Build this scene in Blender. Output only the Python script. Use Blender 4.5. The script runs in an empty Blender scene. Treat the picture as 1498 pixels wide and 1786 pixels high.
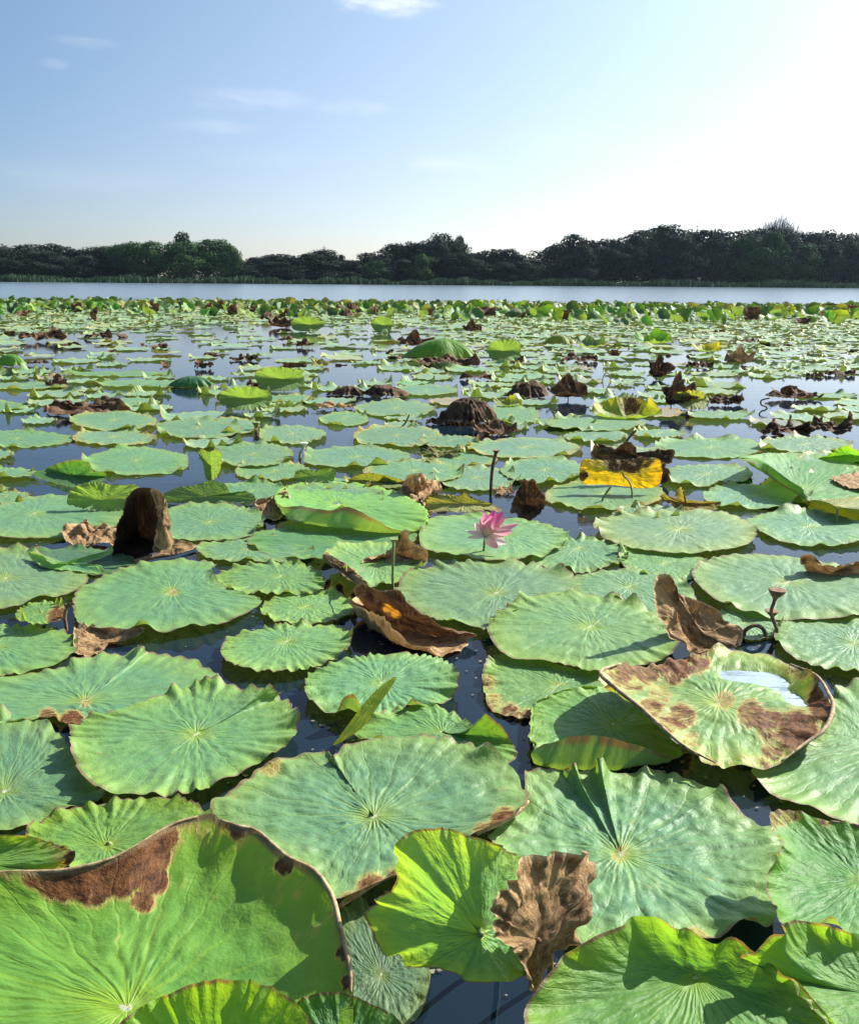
import bpy, math, random
import numpy as np
from mathutils import Vector, Matrix
random.seed(7)
RS = np.random.RandomState(11)
scene = bpy.context.scene
COL = scene.collection
R = math.radians

# ------------------------------------------------------------------ camera
CAM_H = 1.2
FPX = 1536.0                     # focal length in photo pixels (photo 1498 x 1786)
PITCH = R(14.77)
ROLL = R(0.42)
cam_d = bpy.data.cameras.new('camera')
cam = bpy.data.objects.new('camera', cam_d)
COL.objects.link(cam)
cam_d.sensor_fit = 'HORIZONTAL'
cam_d.sensor_width = 36.0
cam_d.lens = 36.0 * FPX / 1498.0
cam_d.clip_start = 0.05
cam_d.clip_end = 6000
cam.location = (0, 0, CAM_H)
_m = Matrix.Rotation(R(90) - PITCH, 4, 'X') @ Matrix.Rotation(ROLL, 4, 'Z')
cam.rotation_euler = _m.to_euler()
scene.camera = cam
CM = np.array(_m.to_3x3())

# ------------------------------------------------------------------ light
SUN_AZ, SUN_EL = R(58), R(37)    # azimuth from +Y towards +X
sun_vec = Vector((math.sin(SUN_AZ) * math.cos(SUN_EL), math.cos(SUN_AZ) * math.cos(SUN_EL), math.sin(SUN_EL)))
sd = bpy.data.lights.new('sun', 'SUN')
sd.energy = 5.0
sd.angle = R(0.53)
sd.color = (1.0, 0.955, 0.87)
so = bpy.data.objects.new('sun', sd)
so.rotation_euler = sun_vec.to_track_quat('Z', 'Y').to_euler()
COL.objects.link(so)

scene.view_settings.view_transform = 'Standard'
scene.view_settings.look = 'None'
scene.view_settings.exposure = 1.0
scene.view_settings.gamma = 1.0
try:
    scene.cycles.max_bounces = 8
    scene.cycles.transparent_max_bounces = 6
except Exception:
    pass

def ray(px, py):
    v = CM @ np.array([(px - 749.0) / FPX, -(py - 893.0) / FPX, -1.0])
    return v

# world: physical sky with a few thin clouds far away
world = bpy.data.worlds.new('World')
scene.world = world
world.use_nodes = True

class NB:
    """small node-graph builder"""
    def __init__(self, nt):
        self.nt = nt
        nt.nodes.clear()
    def n(self, typ, **kw):
        nd = self.nt.nodes.new(typ)
        for k, v in kw.items():
            if k.startswith('i_'):
                nd.inputs[k[2:]].default_value = v
            else:
                setattr(nd, k, v)
        return nd
    def l(self, a, b):
        self.nt.links.new(a, b)
    def setin(self, sock, v):
        if hasattr(v, 'is_linked') or isinstance(v, bpy.types.NodeSocket):
            self.l(v, sock)
        else:
            sock.default_value = v
    def m(self, op, a, b=None, c=None, clamp=False):
        nd = self.nt.nodes.new('ShaderNodeMath')
        nd.operation = op
        nd.use_clamp = clamp
        for i, v in enumerate((a, b, c)):
            if v is not None:
                self.setin(nd.inputs[i], v)
        return nd.outputs[0]
    def mix(self, f, a, b, mode='MIX'):
        nd = self.nt.nodes.new('ShaderNodeMix')
        nd.data_type = 'RGBA'
        nd.blend_type = mode
        nd.clamp_factor = True
        self.setin(nd.inputs[0], f)
        for s, v in ((nd.inputs[6], a), (nd.inputs[7], b)):
            if isinstance(v, (tuple, list)):
                s.default_value = (v[0], v[1], v[2], 1)
            else:
                self.l(v, s)
        return nd.outputs[2]
    def ss(self, v, lo, hi, a=0.0, b=1.0):
        nd = self.nt.nodes.new('ShaderNodeMapRange')
        nd.interpolation_type = 'SMOOTHSTEP'
        self.setin(nd.inputs[0], v)
        nd.inputs[1].default_value = lo
        nd.inputs[2].default_value = hi
        nd.inputs[3].default_value = a
        nd.inputs[4].default_value = b
        return nd.outputs[0]
    def noise(self, vec, scale, detail=3.0, rough=0.5, dist=0.0):
        nd = self.nt.nodes.new('ShaderNodeTexNoise')
        if vec is not None:
            self.l(vec, nd.inputs['Vector'])
        nd.inputs['Scale'].default_value = scale
        nd.inputs['Detail'].default_value = detail
        nd.inputs['Roughness'].default_value = rough
        nd.inputs['Distortion'].default_value = dist
        return nd.outputs[0]
    def comb(self, x, y, z):
        nd = self.nt.nodes.new('ShaderNodeCombineXYZ')
        for i, v in enumerate((x, y, z)):
            self.setin(nd.inputs[i], v)
        return nd.outputs[0]

g = NB(world.node_tree)
sky = g.n('ShaderNodeTexSky', sky_type='NISHITA', sun_disc=False)
sky.sun_elevation = SUN_EL
sky.sun_rotation = SUN_AZ
sky.altitude = 0
sky.air_density = 1.0
sky.dust_density = 0.6
sky.ozone_density = 3.0
tc = g.n('ShaderNodeTexCoord')
sx = g.n('ShaderNodeSeparateXYZ')
g.l(tc.outputs['Generated'], sx.inputs[0])
az = g.m('ARCTAN2', sx.outputs[0], sx.outputs[1])
el = g.m('ARCSINE', sx.outputs[2])
nv = g.comb(g.m('MULTIPLY', az, 1.0), g.m('MULTIPLY', el, 3.2), 0.3)
nz = g.noise(nv, 22.0, 6.0, 0.62, 0.4)
def sky_dir(px, py):
    v = ray(px, py)
    v = v / np.linalg.norm(v)
    return math.atan2(v[0], v[1]), math.asin(v[2])
tot = None
for (px, py, w, h, a) in [(672, 0, 78, 22, 1.0), (445, 168, 95, 17, .5), (400, 183, 60, 10, .3), (618, 186, 60, 13, .5), (372, 221, 75, 12, .35),
                          (775, 284, 75, 14, .6), (830, 292, 40, 9, .3), (150, 73, 45, 8, .25), (92, 110, 24, 7, .2), (1060, 250, 170, 30, .3), (120, 310, 180, 26, .16),
                          (1240, 175, 120, 22, .25), (480, 275, 130, 16, .15)]:
    a0, e0 = sky_dir(px, py)
    ca = g.m('DIVIDE', g.m('SUBTRACT', az, a0), w / FPX)
    ce = g.m('DIVIDE', g.m('SUBTRACT', el, e0), h / FPX)
    r2 = g.m('ADD', g.m('MULTIPLY', ca, ca), g.m('MULTIPLY', ce, ce))
    # soft blob broken by noise
    e = g.m('ADD', g.m('SUBTRACT', 1.0, r2), g.m('MULTIPLY', g.m('SUBTRACT', nz, 0.5), 3.6))
    mk = g.m('MULTIPLY', g.ss(e, -0.5, 2.0), g.m('MULTIPLY', g.ss(r2, 3.0, 0.1), a * (0.9 if py < 10 else 0.5)))
    tot = mk if tot is None else g.m('MAXIMUM', tot, mk)
hs = g.n('ShaderNodeHueSaturation')
hs.inputs['Saturation'].default_value = 1.15
tint = g.mix(g.ss(el, 0.30, 0.0), (0.80, 0.98, 1.10), (0.82, 0.87, 1.08))
g.l(g.mix(1.0, sky.outputs[0], tint, 'MULTIPLY'), hs.inputs['Color'])
# hazy air: pale veil low in the sky and a wide glow round the sun
vd = g.n('ShaderNodeVectorMath', operation='DOT_PRODUCT')
g.l(tc.outputs['Generated'], vd.inputs[0])
vd.inputs[1].default_value = tuple(sun_vec)
cg = g.m('MAXIMUM', vd.outputs['Value'], 0.0)
glow = g.m('ADD', g.m('MULTIPLY', g.m('POWER', cg, 1.7), 3.9), g.m('MULTIPLY', g.m('POWER', cg, 9.0), 17.0))
e0 = g.m('MAXIMUM', el, 0.0)
veil = g.m('MULTIPLY', g.m('POWER', 2.718, g.m('MULTIPLY', e0, -3.2)), g.m('ADD', 0.25, g.m('MULTIPLY', cg, 7.0)))
def scl(v, c):
    nd = g.n('ShaderNodeVectorMath', operation='SCALE'); nd.inputs[0].default_value = c; g.l(v, nd.inputs['Scale']); return nd.outputs[0]
def vadd(a, b):
    nd = g.n('ShaderNodeVectorMath', operation='ADD'); g.l(a, nd.inputs[0]); g.l(b, nd.inputs[1]); return nd.outputs[0]
air = vadd(hs.outputs[0], vadd(scl(glow, (0.90, 1.0, 1.06)), scl(veil, (1.22, 1.03, 0.72))))
colr = g.mix(tot, air, (10.5, 11.0, 11.4))
bg = g.n('ShaderNodeBackground')
bg.inputs['Strength'].default_value = 0.054
g.l(colr, bg.inputs['Color'])
wo = g.n('ShaderNodeOutputWorld')
g.l(bg.outputs[0], wo.inputs['Surface'])

# ------------------------------------------------------------------ helpers
def P(px, py, h=0.0):
    """point of the plane z = h seen at a photo pixel"""
    v = ray(px, py)
    t = (h - CAM_H) / v[2]
    return np.array([v[0] * t, v[1] * t, h])
def PY(px, py, Y):
    """point of the vertical plane y = Y seen at a photo pixel"""
    v = ray(px, py)
    t = Y / v[1]
    return np.array([v[0] * t, Y, CAM_H + v[2] * t])
def to_px(pts):
    q = (pts - np.array([0, 0, CAM_H])) @ CM
    return np.stack([749 + FPX * q[:, 0] / -q[:, 2], 893 - FPX * q[:, 1] / -q[:, 2]], 1)

def _h(ix, iy, iz, s):
    n = (ix * 374761393 + iy * 668265263 + iz * 2147483647 + s * 1274126177) & 0xffffffff
    n = ((n ^ (n >> 13)) * 1274126177) & 0xffffffff
    return ((n ^ (n >> 16)) & 0xffff) / 32767.5 - 1.0
def vnoise(p, s=0):
    i = np.floor(p).astype(np.int64)
    f = p - i
    f = f * f * (3 - 2 * f)
    r = 0
    for dx in (0, 1):
        for dy in (0, 1):
            for dz in (0, 1):
                w = (f[:, 0] if dx else 1 - f[:, 0]) * (f[:, 1] if dy else 1 - f[:, 1]) * (f[:, 2] if dz else 1 - f[:, 2])
                r = r + w * _h(i[:, 0] + dx, i[:, 1] + dy, i[:, 2] + dz, s)
    return r
def fbm(p, s=0, o=4):
    r, a = 0, 1.0
    for k in range(o):
        r = r + a * vnoise(p * (2 ** k), s + k * 17)
        a *= 0.5
    return r

def tag(o, label=None, cat=None, group=None, kind=None):
    if label: o['label'] = label
    if cat: o['category'] = cat
    if group: o['group'] = group
    if kind: o['kind'] = kind
    return o
def link(name, me, parent=None, loc=None):
    o = bpy.data.objects.new(name, me)
    COL.objects.link(o)
    if loc is not None: o.location = loc
    if parent is not None: o.parent = parent
    return o
def empty(name, loc):
    o = bpy.data.objects.new(name, None)
    o.empty_display_size = 0.05
    COL.objects.link(o)
    o.location = loc
    return o
def mesh_np(name, verts, faces, mat, uv=None, dead=None, smooth=True):
    """faces: (n,4) or (n,3) int array or list of such arrays"""
    me = bpy.data.meshes.new(name)
    if not isinstance(faces, list): faces = [faces]
    faces = [np.asarray(f, dtype=np.int32) for f in faces if len(f)]
    loops = np.concatenate([f.ravel() for f in faces])
    tot = np.concatenate([np.full(len(f), f.shape[1], dtype=np.int32) for f in faces])
    st = np.concatenate([[0], np.cumsum(tot)[:-1]]).astype(np.int32)
    me.vertices.add(len(verts))
    me.vertices.foreach_set('co', np.asarray(verts, dtype=np.float32).ravel())
    me.loops.add(len(loops))
    me.loops.foreach_set('vertex_index', loops)
    me.polygons.add(len(tot))
    me.polygons.foreach_set('loop_start', st)
    me.polygons.foreach_set('loop_total', tot)
    me.polygons.foreach_set('use_smooth', np.full(len(tot), smooth))
    if uv is not None:
        l = me.uv_layers.new(name='UVMap')
        l.data.foreach_set('uv', uv[loops].astype(np.float32).ravel())
    if dead is not None:
        a = me.attributes.new('dead', 'FLOAT', 'POINT')
        a.data.foreach_set('value', dead.astype(np.float32))
    me.update(calc_edges=True)
    me.validate()
    if mat: me.materials.append(mat)
    return me
# ------------------------------------------------------------------ materials
def leaf_material():
    m = bpy.data.materials.new('lotus_leaf')
    m.use_nodes = True
    g = NB(m.node_tree)
    uvn = g.n('ShaderNodeUVMap')
    uv = uvn.outputs[0]
    s = g.n('ShaderNodeSeparateXYZ'); g.l(uv, s.inputs[0])
    oi = g.n('ShaderNodeObjectInfo')
    rnd = oi.outputs['Random']
    geo = g.n('ShaderNodeNewGeometry')
    tco = g.n('ShaderNodeTexCoord')
    x, y = s.outputs[0], s.outputs[1]
    r = g.m('SQRT', g.m('ADD', g.m('MULTIPLY', x, x), g.m('MULTIPLY', y, y)))
    seed = g.m('MULTIPLY', rnd, 37.0)
    p3 = g.comb(x, y, seed)
    nlow = g.noise(p3, 2.2, 3.0, 0.55)
    nmid = g.noise(p3, 7.0, 4.0, 0.6)
    nfine = g.noise(p3, 45.0, 4.0, 0.65)
    a = g.m('ARCTAN2', y, x)
    a = g.m('ADD', a, g.m('MULTIPLY', g.m('SUBTRACT', nlow, 0.5), 0.30))
    def vein(N, w0, w1, off):
        q = g.m('FRACT', g.m('ADD', g.m('MULTIPLY', a, N / (2 * math.pi)), off))
        q = g.m('ABSOLUTE', g.m('SUBTRACT', q, 0.5))
        q = g.m('SUBTRACT', 0.5, q)
        d = g.m('MULTIPLY', g.m('MULTIPLY', q, 2 * math.pi / N), r)
        w = g.m('ADD', g.m('MULTIPLY', g.m('SUBTRACT', 1.0, r), w0), w1)
        v = g.m('SUBTRACT', 1.0, g.m('DIVIDE', d, w), clamp=True)
        return v, q
    v1, q1 = vein(19.0, 0.010, 0.007, 0.0)
    v2, q2 = vein(38.0, 0.004, 0.006, 0.0)
    v2 = g.m('MULTIPLY', v2, g.ss(r, 0.45, 0.65))
    veins = g.m('MAXIMUM', v1, g.m('MULTIPLY', v2, 0.7))
    # top colour: object colour, blotched and powdered
    top = g.mix(g.ss(nlow, 0.35, 0.7), oi.outputs['Color'], g.mix(1.0, oi.outputs['Color'], (0.76, 0.90, 1.16), 'MULTIPLY'))
    hs = g.n('ShaderNodeHueSaturation'); g.l(top, hs.inputs['Color'])
    g.l(g.m('ADD', 0.76, g.m('MULTIPLY', nmid, 0.48)), hs.inputs['Value'])
    top = hs.outputs[0]
    lime = g.mix(1.0, oi.outputs['Color'], (1.75, 1.30, 0.48), 'MULTIPLY')
    top = g.mix(g.m('MULTIPLY', veins, g.m('MULTIPLY', g.m('SUBTRACT', 0.58, g.m('MULTIPLY', r, 0.40)), g.ss(nlow, 0.3, 0.7, 0.35, 1.2))), top, lime)
    top = g.mix(g.ss(r, 0.22, 0.02, 0.0, 0.75), top, lime)                     # pale heart of the leaf
    edge = g.m('ADD', r, g.m('MULTIPLY', g.m('SUBTRACT', nlow, 0.5), 0.5))
    top = g.mix(g.ss(edge, 0.60, 1.04, 0.0, 0.66), top, lime)
    top = g.mix(g.ss(nfine, 0.66, 0.74, 0.0, 0.5), top, g.mix(1.0, oi.outputs['Color'], (0.5, 0.5, 0.45), 'MULTIPLY'))
    top = g.mix(g.ss(nfine, 0.30, 0.22, 0.0, 0.55), top, (0.42, 0.52, 0.40))  # powder and dried specks
    top = g.mix(g.ss(r, 0.028, 0.016), top, (0.55, 0.58, 0.38))
    under = g.mix(g.m('MULTIPLY', veins, 0.6), (0.15, 0.26, 0.07), (0.27, 0.36, 0.12))
    under = g.mix(g.ss(nmid, 0.3, 0.8, 0.0, 0.5), under, (0.16, 0.30, 0.08))
    col = g.mix(geo.outputs['Backfacing'], top, under)
    # dead tissue
    at = g.n('ShaderNodeAttribute', attribute_name='dead')
    dd = g.m('ADD', at.outputs['Fac'], g.m('MULTIPLY', g.m('ADD', g.m('SUBTRACT', nmid, 0.5), g.m('MULTIPLY', g.m('SUBTRACT', g.noise(g.comb(g.m('MULTIPLY', a, 9.0), g.m('MULTIPLY', r, 3.0), seed), 2.2, 6.0, 0.72), 0.5), 1.5)), 0.85))
    thin = g.m('MULTIPLY', g.ss(r, 0.966, 0.986), g.ss(nlow, 0.36, 0.54, 0.0, 0.9))
    ndie = g.noise(p3, 16.0, 5.0, 0.7)
    brown = g.mix(g.ss(ndie, 0.3, 0.7), (0.045, 0.018, 0.008), (0.19, 0.080, 0.028))
    brown = g.mix(g.ss(g.noise(g.comb(g.m('MULTIPLY', a, 9.0), g.m('MULTIPLY', r, 2.0), seed), 3.0, 4.0, 0.6), 0.58, 0.78, 0.0, 0.5), brown, (0.38, 0.22, 0.11))
    col = g.mix(g.ss(dd, 0.16, 0.50, 0.0, 0.85), col, g.mix(g.ss(ndie, 0.35, 0.65), (0.40, 0.38, 0.07), (0.46, 0.30, 0.08)))
    col = g.mix(g.ss(dd, 0.44, 0.74), col, brown)
    spot = g.n('ShaderNodeTexVoronoi'); g.l(p3, spot.inputs['Vector']); spot.inputs['Scale'].default_value = 9.0
    sp = g.m('MULTIPLY', g.ss(spot.outputs['Distance'], 0.13, 0.05), g.ss(nlow, 0.52, 0.62))
    col = g.mix(g.m('MULTIPLY', sp, 0.8), col, (0.10, 0.07, 0.025))
    col = g.mix(thin, col, (0.20, 0.12, 0.06))
    deadm = g.ss(dd, 0.42, 0.66)
    # bump: veins stand slightly, blistered lamina between
    ab = g.comb(g.m('MULTIPLY', a, 6.0), g.m('MULTIPLY', r, 5.0), seed)
    vor = g.n('ShaderNodeTexVoronoi', feature='SMOOTH_F1'); g.l(ab, vor.inputs['Vector']); vor.inputs['Scale'].default_value = 1.6
    rib = g.m('MULTIPLY', g.m('COSINE', g.m('MULTIPLY', a, 38.0)), g.m('MULTIPLY', r, 0.5))
    hgt = g.m('ADD', g.m('ADD', g.m('MULTIPLY', vor.outputs[0], 0.6), g.m('MULTIPLY', rib, -0.14)), g.m('ADD', g.m('MULTIPLY', nmid, 0.9), g.m('MULTIPLY', ndie, g.m('MULTIPLY', deadm, 0.9))))
    hgt = g.m('ADD', hgt, g.m('MULTIPLY', veins, -0.09))
    hgt = g.m('ADD', hgt, g.m('MULTIPLY', nfine, 0.12))
    bmp = g.n('ShaderNodeBump'); bmp.inputs['Distance'].default_value = 0.016; bmp.inputs['Strength'].default_value = 0.5
    g.l(hgt, bmp.inputs['Height'])
    pb = g.n('ShaderNodeBsdfPrincipled')
    g.l(col, pb.inputs['Base Color']); g.l(bmp.outputs[0], pb.inputs['Normal'])
    g.l(g.m('ADD', 0.42, g.m('MULTIPLY', nmid, 0.25)), pb.inputs['Roughness'])
    g.l(g.m('SUBTRACT', 0.5, g.m('MULTIPLY', deadm, 0.38)), pb.inputs['Specular IOR Level'])
    g.l(g.m('SUBTRACT', 0.14, g.m('MULTIPLY', deadm, 0.14)), pb.inputs['Sheen Weight']); pb.inputs['Sheen Roughness'].default_value = 0.45; pb.inputs['Sheen Tint'].default_value = (0.85, 1.0, 0.9, 1)
    tr = g.n('ShaderNodeBsdfTranslucent')
    tcol = g.mix(1.0, col, (2.1, 1.8, 0.7), 'MULTIPLY')
    g.l(tcol, tr.inputs['Color']); g.l(bmp.outputs[0], tr.inputs['Normal'])
    mx = g.n('ShaderNodeMixShader')
    g.l(g.m('MULTIPLY', g.m('SUBTRACT', 0.42, g.m('MULTIPLY', deadm, 0.35)), oi.outputs['Alpha']), mx.inputs[0])
    g.l(pb.outputs[0], mx.inputs[1]); g.l(tr.outputs[0], mx.inputs[2])
    o = g.n('ShaderNodeOutputMaterial'); g.l(mx.outputs[0], o.inputs[0])
    return m
LEAF = leaf_material()

def simple_mat(name, c1, c2, scale=8.0, rough=0.7, trans=0.0, bump=0.0, spec=0.3, coord='Object', sat=1.0):
    m = bpy.data.materials.new(name); m.use_nodes = True
    g = NB(m.node_tree)
    t = g.n('ShaderNodeTexCoord')
    nz = g.noise(t.outputs[coord], scale, 5.0, 0.62)
    c = g.mix(g.ss(nz, 0.32, 0.68), c1, c2)
    pb = g.n('ShaderNodeBsdfPrincipled')
    g.l(c, pb.inputs['Base Color'])
    pb.inputs['Roughness'].default_value = rough
    pb.inputs['Specular IOR Level'].default_value = spec
    if bump:
        b = g.n('ShaderNodeBump'); b.inputs['Strength'].default_value = 0.7; b.inputs['Distance'].default_value = bump
        g.l(nz, b.inputs['Height']); g.l(b.outputs[0], pb.inputs['Normal'])
    o = g.n('ShaderNodeOutputMaterial')
    if trans:
        tr = g.n('ShaderNodeBsdfTranslucent'); g.l(c, tr.inputs[0])
        mx = g.n('ShaderNodeMixShader', ); mx.inputs[0].default_value = trans
        g.l(pb.outputs[0], mx.inputs[1]); g.l(tr.outputs[0], mx.inputs[2]); g.l(mx.outputs[0], o.inputs[0])
    else:
        g.l(pb.outputs[0], o.inputs[0])
    return m
STEM = simple_mat('green_stem', (0.16, 0.22, 0.07), (0.26, 0.27, 0.10), 30, 0.6)
RIM = simple_mat('tan_rim', (.20, .12, .06), (.46, .34, .19), 60, 0.7, bump=0.003)
DRYSTEM = simple_mat('dry_stem', (0.10, 0.055, 0.03), (0.28, 0.18, 0.10), 40, 0.8, bump=0.002)

def dry_material(name, dark, mid, pale):
    m = bpy.data.materials.new(name); m.use_nodes = True
    g = NB(m.node_tree)
    uvn = g.n('ShaderNodeUVMap'); s = g.n('ShaderNodeSeparateXYZ'); g.l(uvn.outputs[0], s.inputs[0])
    oi = g.n('ShaderNodeObjectInfo')
    x, y = s.outputs[0], s.outputs[1]
    r = g.m('SQRT', g.m('ADD', g.m('MULTIPLY', x, x), g.m('MULTIPLY', y, y)))
    a = g.m('ARCTAN2', y, x)
    seed = g.m('MULTIPLY', oi.outputs['Random'], 31.0)
    p3 = g.comb(x, y, seed)
    n1 = g.noise(p3, 3.0, 5.0, 0.6); n2 = g.noise(p3, 18.0, 5.0, 0.7)
    st = g.noise(g.comb(g.m('MULTIPLY', a, 3.2), g.m('MULTIPLY', r, 2.2), seed), 3.2, 6.0, 0.7, 0.6)
    c = g.mix(g.ss(n1, 0.32, 0.62), dark, mid)
    c = g.mix(g.ss(st, 0.50, 0.72, 0.0, 0.75), c, pale)
    c = g.mix(g.ss(n2, 0.60, 0.80, 0.0, 0.35), c, dark)
    c = g.mix(g.ss(r, 0.93, 0.99, 0.0, 0.6), c, pale)
    at = g.n('ShaderNodeAttribute', attribute_name='dead')          # below 1: still some live colour
    live = g.m('SUBTRACT', 1.0, g.m('ADD', at.outputs['Fac'], g.m('MULTIPLY', g.m('SUBTRACT', n1, 0.5), 0.7)))
    c = g.mix(g.ss(live, 0.25, 0.45), c, oi.outputs['Color'])
    b = g.n('ShaderNodeBump'); b.inputs['Strength'].default_value = 0.85; b.inputs['Distance'].default_value = 0.018
    g.l(g.m('ADD', n1, g.m('ADD', g.m('MULTIPLY', n2, 0.35), g.m('MULTIPLY', st, 0.7))), b.inputs['Height'])
    pb = g.n('ShaderNodeBsdfPrincipled'); g.l(c, pb.inputs['Base Color']); g.l(b.outputs[0], pb.inputs['Normal'])
    pb.inputs['Roughness'].default_value = 0.7; pb.inputs['Specular IOR Level'].default_value = 0.15
    tr = g.n('ShaderNodeBsdfTranslucent'); g.l(g.mix(1.0, c, (1.25, 1.05, 0.75), 'MULTIPLY'), tr.inputs[0]); g.l(b.outputs[0], tr.inputs['Normal'])
    mx = g.n('ShaderNodeMixShader'); g.l(g.ss(live, 0.25, 0.45, 0.12, 0.42), mx.inputs[0])
    g.l(pb.outputs[0], mx.inputs[1]); g.l(tr.outputs[0], mx.inputs[2])
    o = g.n('ShaderNodeOutputMaterial'); g.l(mx.outputs[0], o.inputs[0])
    return m
TAN = dry_material('dry_tan_leaf', (0.17, 0.090, 0.042), (0.44, 0.275, 0.125), (0.66, 0.48, 0.27))
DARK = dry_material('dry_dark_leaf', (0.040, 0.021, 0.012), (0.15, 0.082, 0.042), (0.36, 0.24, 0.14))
HOLLOW_SHADE = dry_material('dry_hollow_painted_shade', (0.010, 0.006, 0.004), (0.035, 0.019, 0.012), (0.10, 0.055, 0.035))  # darker browns paint in the shade inside the tall leaf

def water_material():
    m = bpy.data.materials.new('pond_water'); m.use_nodes = True
    g = NB(m.node_tree)
    t = g.n('ShaderNodeTexCoord'); s = g.n('ShaderNodeSeparateXYZ'); g.l(t.outputs['Object'], s.inputs[0])
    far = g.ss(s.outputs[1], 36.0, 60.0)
    mp = g.comb(g.m('MULTIPLY', s.outputs[0], 1.0), g.m('MULTIPLY', s.outputs[1], 2.0), 0.0)
    n1 = g.noise(mp, 2.2, 4.0, 0.6); n2 = g.noise(mp, 14.0, 3.0, 0.6)
    n3 = g.noise(mp, 1.1, 6.0, 0.7)
    b = g.n('ShaderNodeBump'); b.inputs['Strength'].default_value = 1.0
    b.inputs['Distance'].default_value = 0.006
    hg = g.m('ADD', g.m('MULTIPLY', n1, 0.30), g.m('MULTIPLY', n2, 0.05))
    hg = g.m('ADD', hg, g.m('MULTIPLY', g.m('MULTIPLY', n3, far), 1.6))
    g.l(hg, b.inputs['Height'])
    pb = g.n('ShaderNodeBsdfPrincipled')
    scum = g.noise(mp, 45.0, 4.0, 0.75)
    c = g.mix(g.m('MULTIPLY', g.ss(scum, 0.60, 0.70, 0.0, 0.5), g.ss(n1, 0.45, 0.6)), (0.006, 0.015, 0.025), (0.06, 0.08, 0.05))
    c = g.mix(far, c, (0.13, 0.175, 0.20))  # paler base colour far out stands in for the bright sky reflection
    g.l(c, pb.inputs['Base Color'])
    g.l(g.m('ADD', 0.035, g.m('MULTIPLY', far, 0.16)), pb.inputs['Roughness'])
    pb.inputs['IOR'].default_value = 1.333
    pb.inputs['Specular IOR Level'].default_value = 0.5
    g.l(b.outputs[0], pb.inputs['Normal'])
    o = g.n('ShaderNodeOutputMaterial'); g.l(pb.outputs[0], o.inputs[0])
    return m
WATER = water_material()

# ------------------------------------------------------------------ setting
def sheet(name, x0, x1, y0, y1, z, mat, nx=1, ny=1, fn=None):
    xs = np.linspace(x0, x1, nx + 1); ys = np.linspace(y0, y1, ny + 1)
    X, Y = np.meshgrid(xs, ys); Z = np.full_like(X, z)
    if fn is not None: Z = fn(X, Y)
    v = np.stack([X.ravel(), Y.ravel(), Z.ravel()], 1)
    i = np.arange((nx + 1) * (ny + 1)).reshape(ny + 1, nx + 1)
    f = np.stack([i[:-1, :-1].ravel(), i[:-1, 1:].ravel(), i[1:, 1:].ravel(), i[1:, :-1].ravel()], 1)
    return link(name, mesh_np(name, v, f, mat))
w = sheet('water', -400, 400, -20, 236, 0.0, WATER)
tag(w, 'still dark blue pond water between the lotus leaves and open lake beyond', kind='structure')
GROUND = simple_mat('shore_ground', (0.05, 0.07, 0.03), (0.10, 0.10, 0.05), 0.3, 0.95)
def gz(X, Y):
    return -0.6 + np.clip((Y - 226) / 18.0, 0, 1) * 1.0 + np.clip((Y - 250) / 250, 0, 1) * 3.0
gr = sheet('ground', -400, 400, 226, 400, 0, GROUND, 4, 60, gz)
tag(gr, 'low grassy far bank under the trees', kind='structure')
# ------------------------------------------------------------------ leaf builders
G_ = (0.124, 0.262, 0.090)       # waxy blue-green upper side
GL = (0.140, 0.285, 0.076)
LM = (0.14, 0.300, 0.035)       # lime
YL = (0.34, 0.30, 0.035)
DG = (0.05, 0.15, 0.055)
BN = (0.22, 0.17, 0.05)

def parse(s, h):
    out = []
    for tok in s.split():
        q = tok.split(',')
        out.append((float(q[0]), float(q[1]), float(q[2]) if len(q) > 2 else h, len(q) > 3 and float(q[3])))
    return out
YAW = [0.0, 0.0]
def to_world(pts, Y=None):
    o = []
    for (x, y, h, d) in pts:
        o.append(PY(x, y, Y + h + YAW[0] * (x - YAW[1]) * Y / FPX) if Y is not None else P(x, y, h))
    return np.array(o)
def resample(p, n):
    m = len(p)
    k = 12
    d = []
    for i in range(m):
        p0, p1, p2, p3 = p[i - 1], p[i], p[(i + 1) % m], p[(i + 2) % m]
        for j in range(k):
            t = j / k
            d.append(0.5 * ((2 * p1) + (-p0 + p2) * t + (2 * p0 - 5 * p1 + 4 * p2 - p3) * t * t + (-p0 + 3 * p1 - 3 * p2 + p3) * t ** 3))
    d = np.array(d + [d[0]])
    L = np.concatenate([[0], np.cumsum(np.linalg.norm(np.diff(d, axis=0), axis=1))])
    q = np.linspace(0, L[-1], n, endpoint=False)
    return np.stack([np.interp(q, L, d[:, i]) for i in range(3)], 1)

def grid_faces(NR, NA):
    """centre vertex 0, then NR rings of NA"""
    j = np.arange(NA); jn = (j + 1) % NA
    tri = np.stack([np.zeros(NA, int), 1 + j, 1 + jn], 1)
    qs = []
    for r in range(NR - 1):
        a = 1 + r * NA
        qs.append(np.stack([a + j, a + NA + j, a + NA + jn, a + jn], 1))
    return [tri, np.concatenate(qs)]

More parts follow.
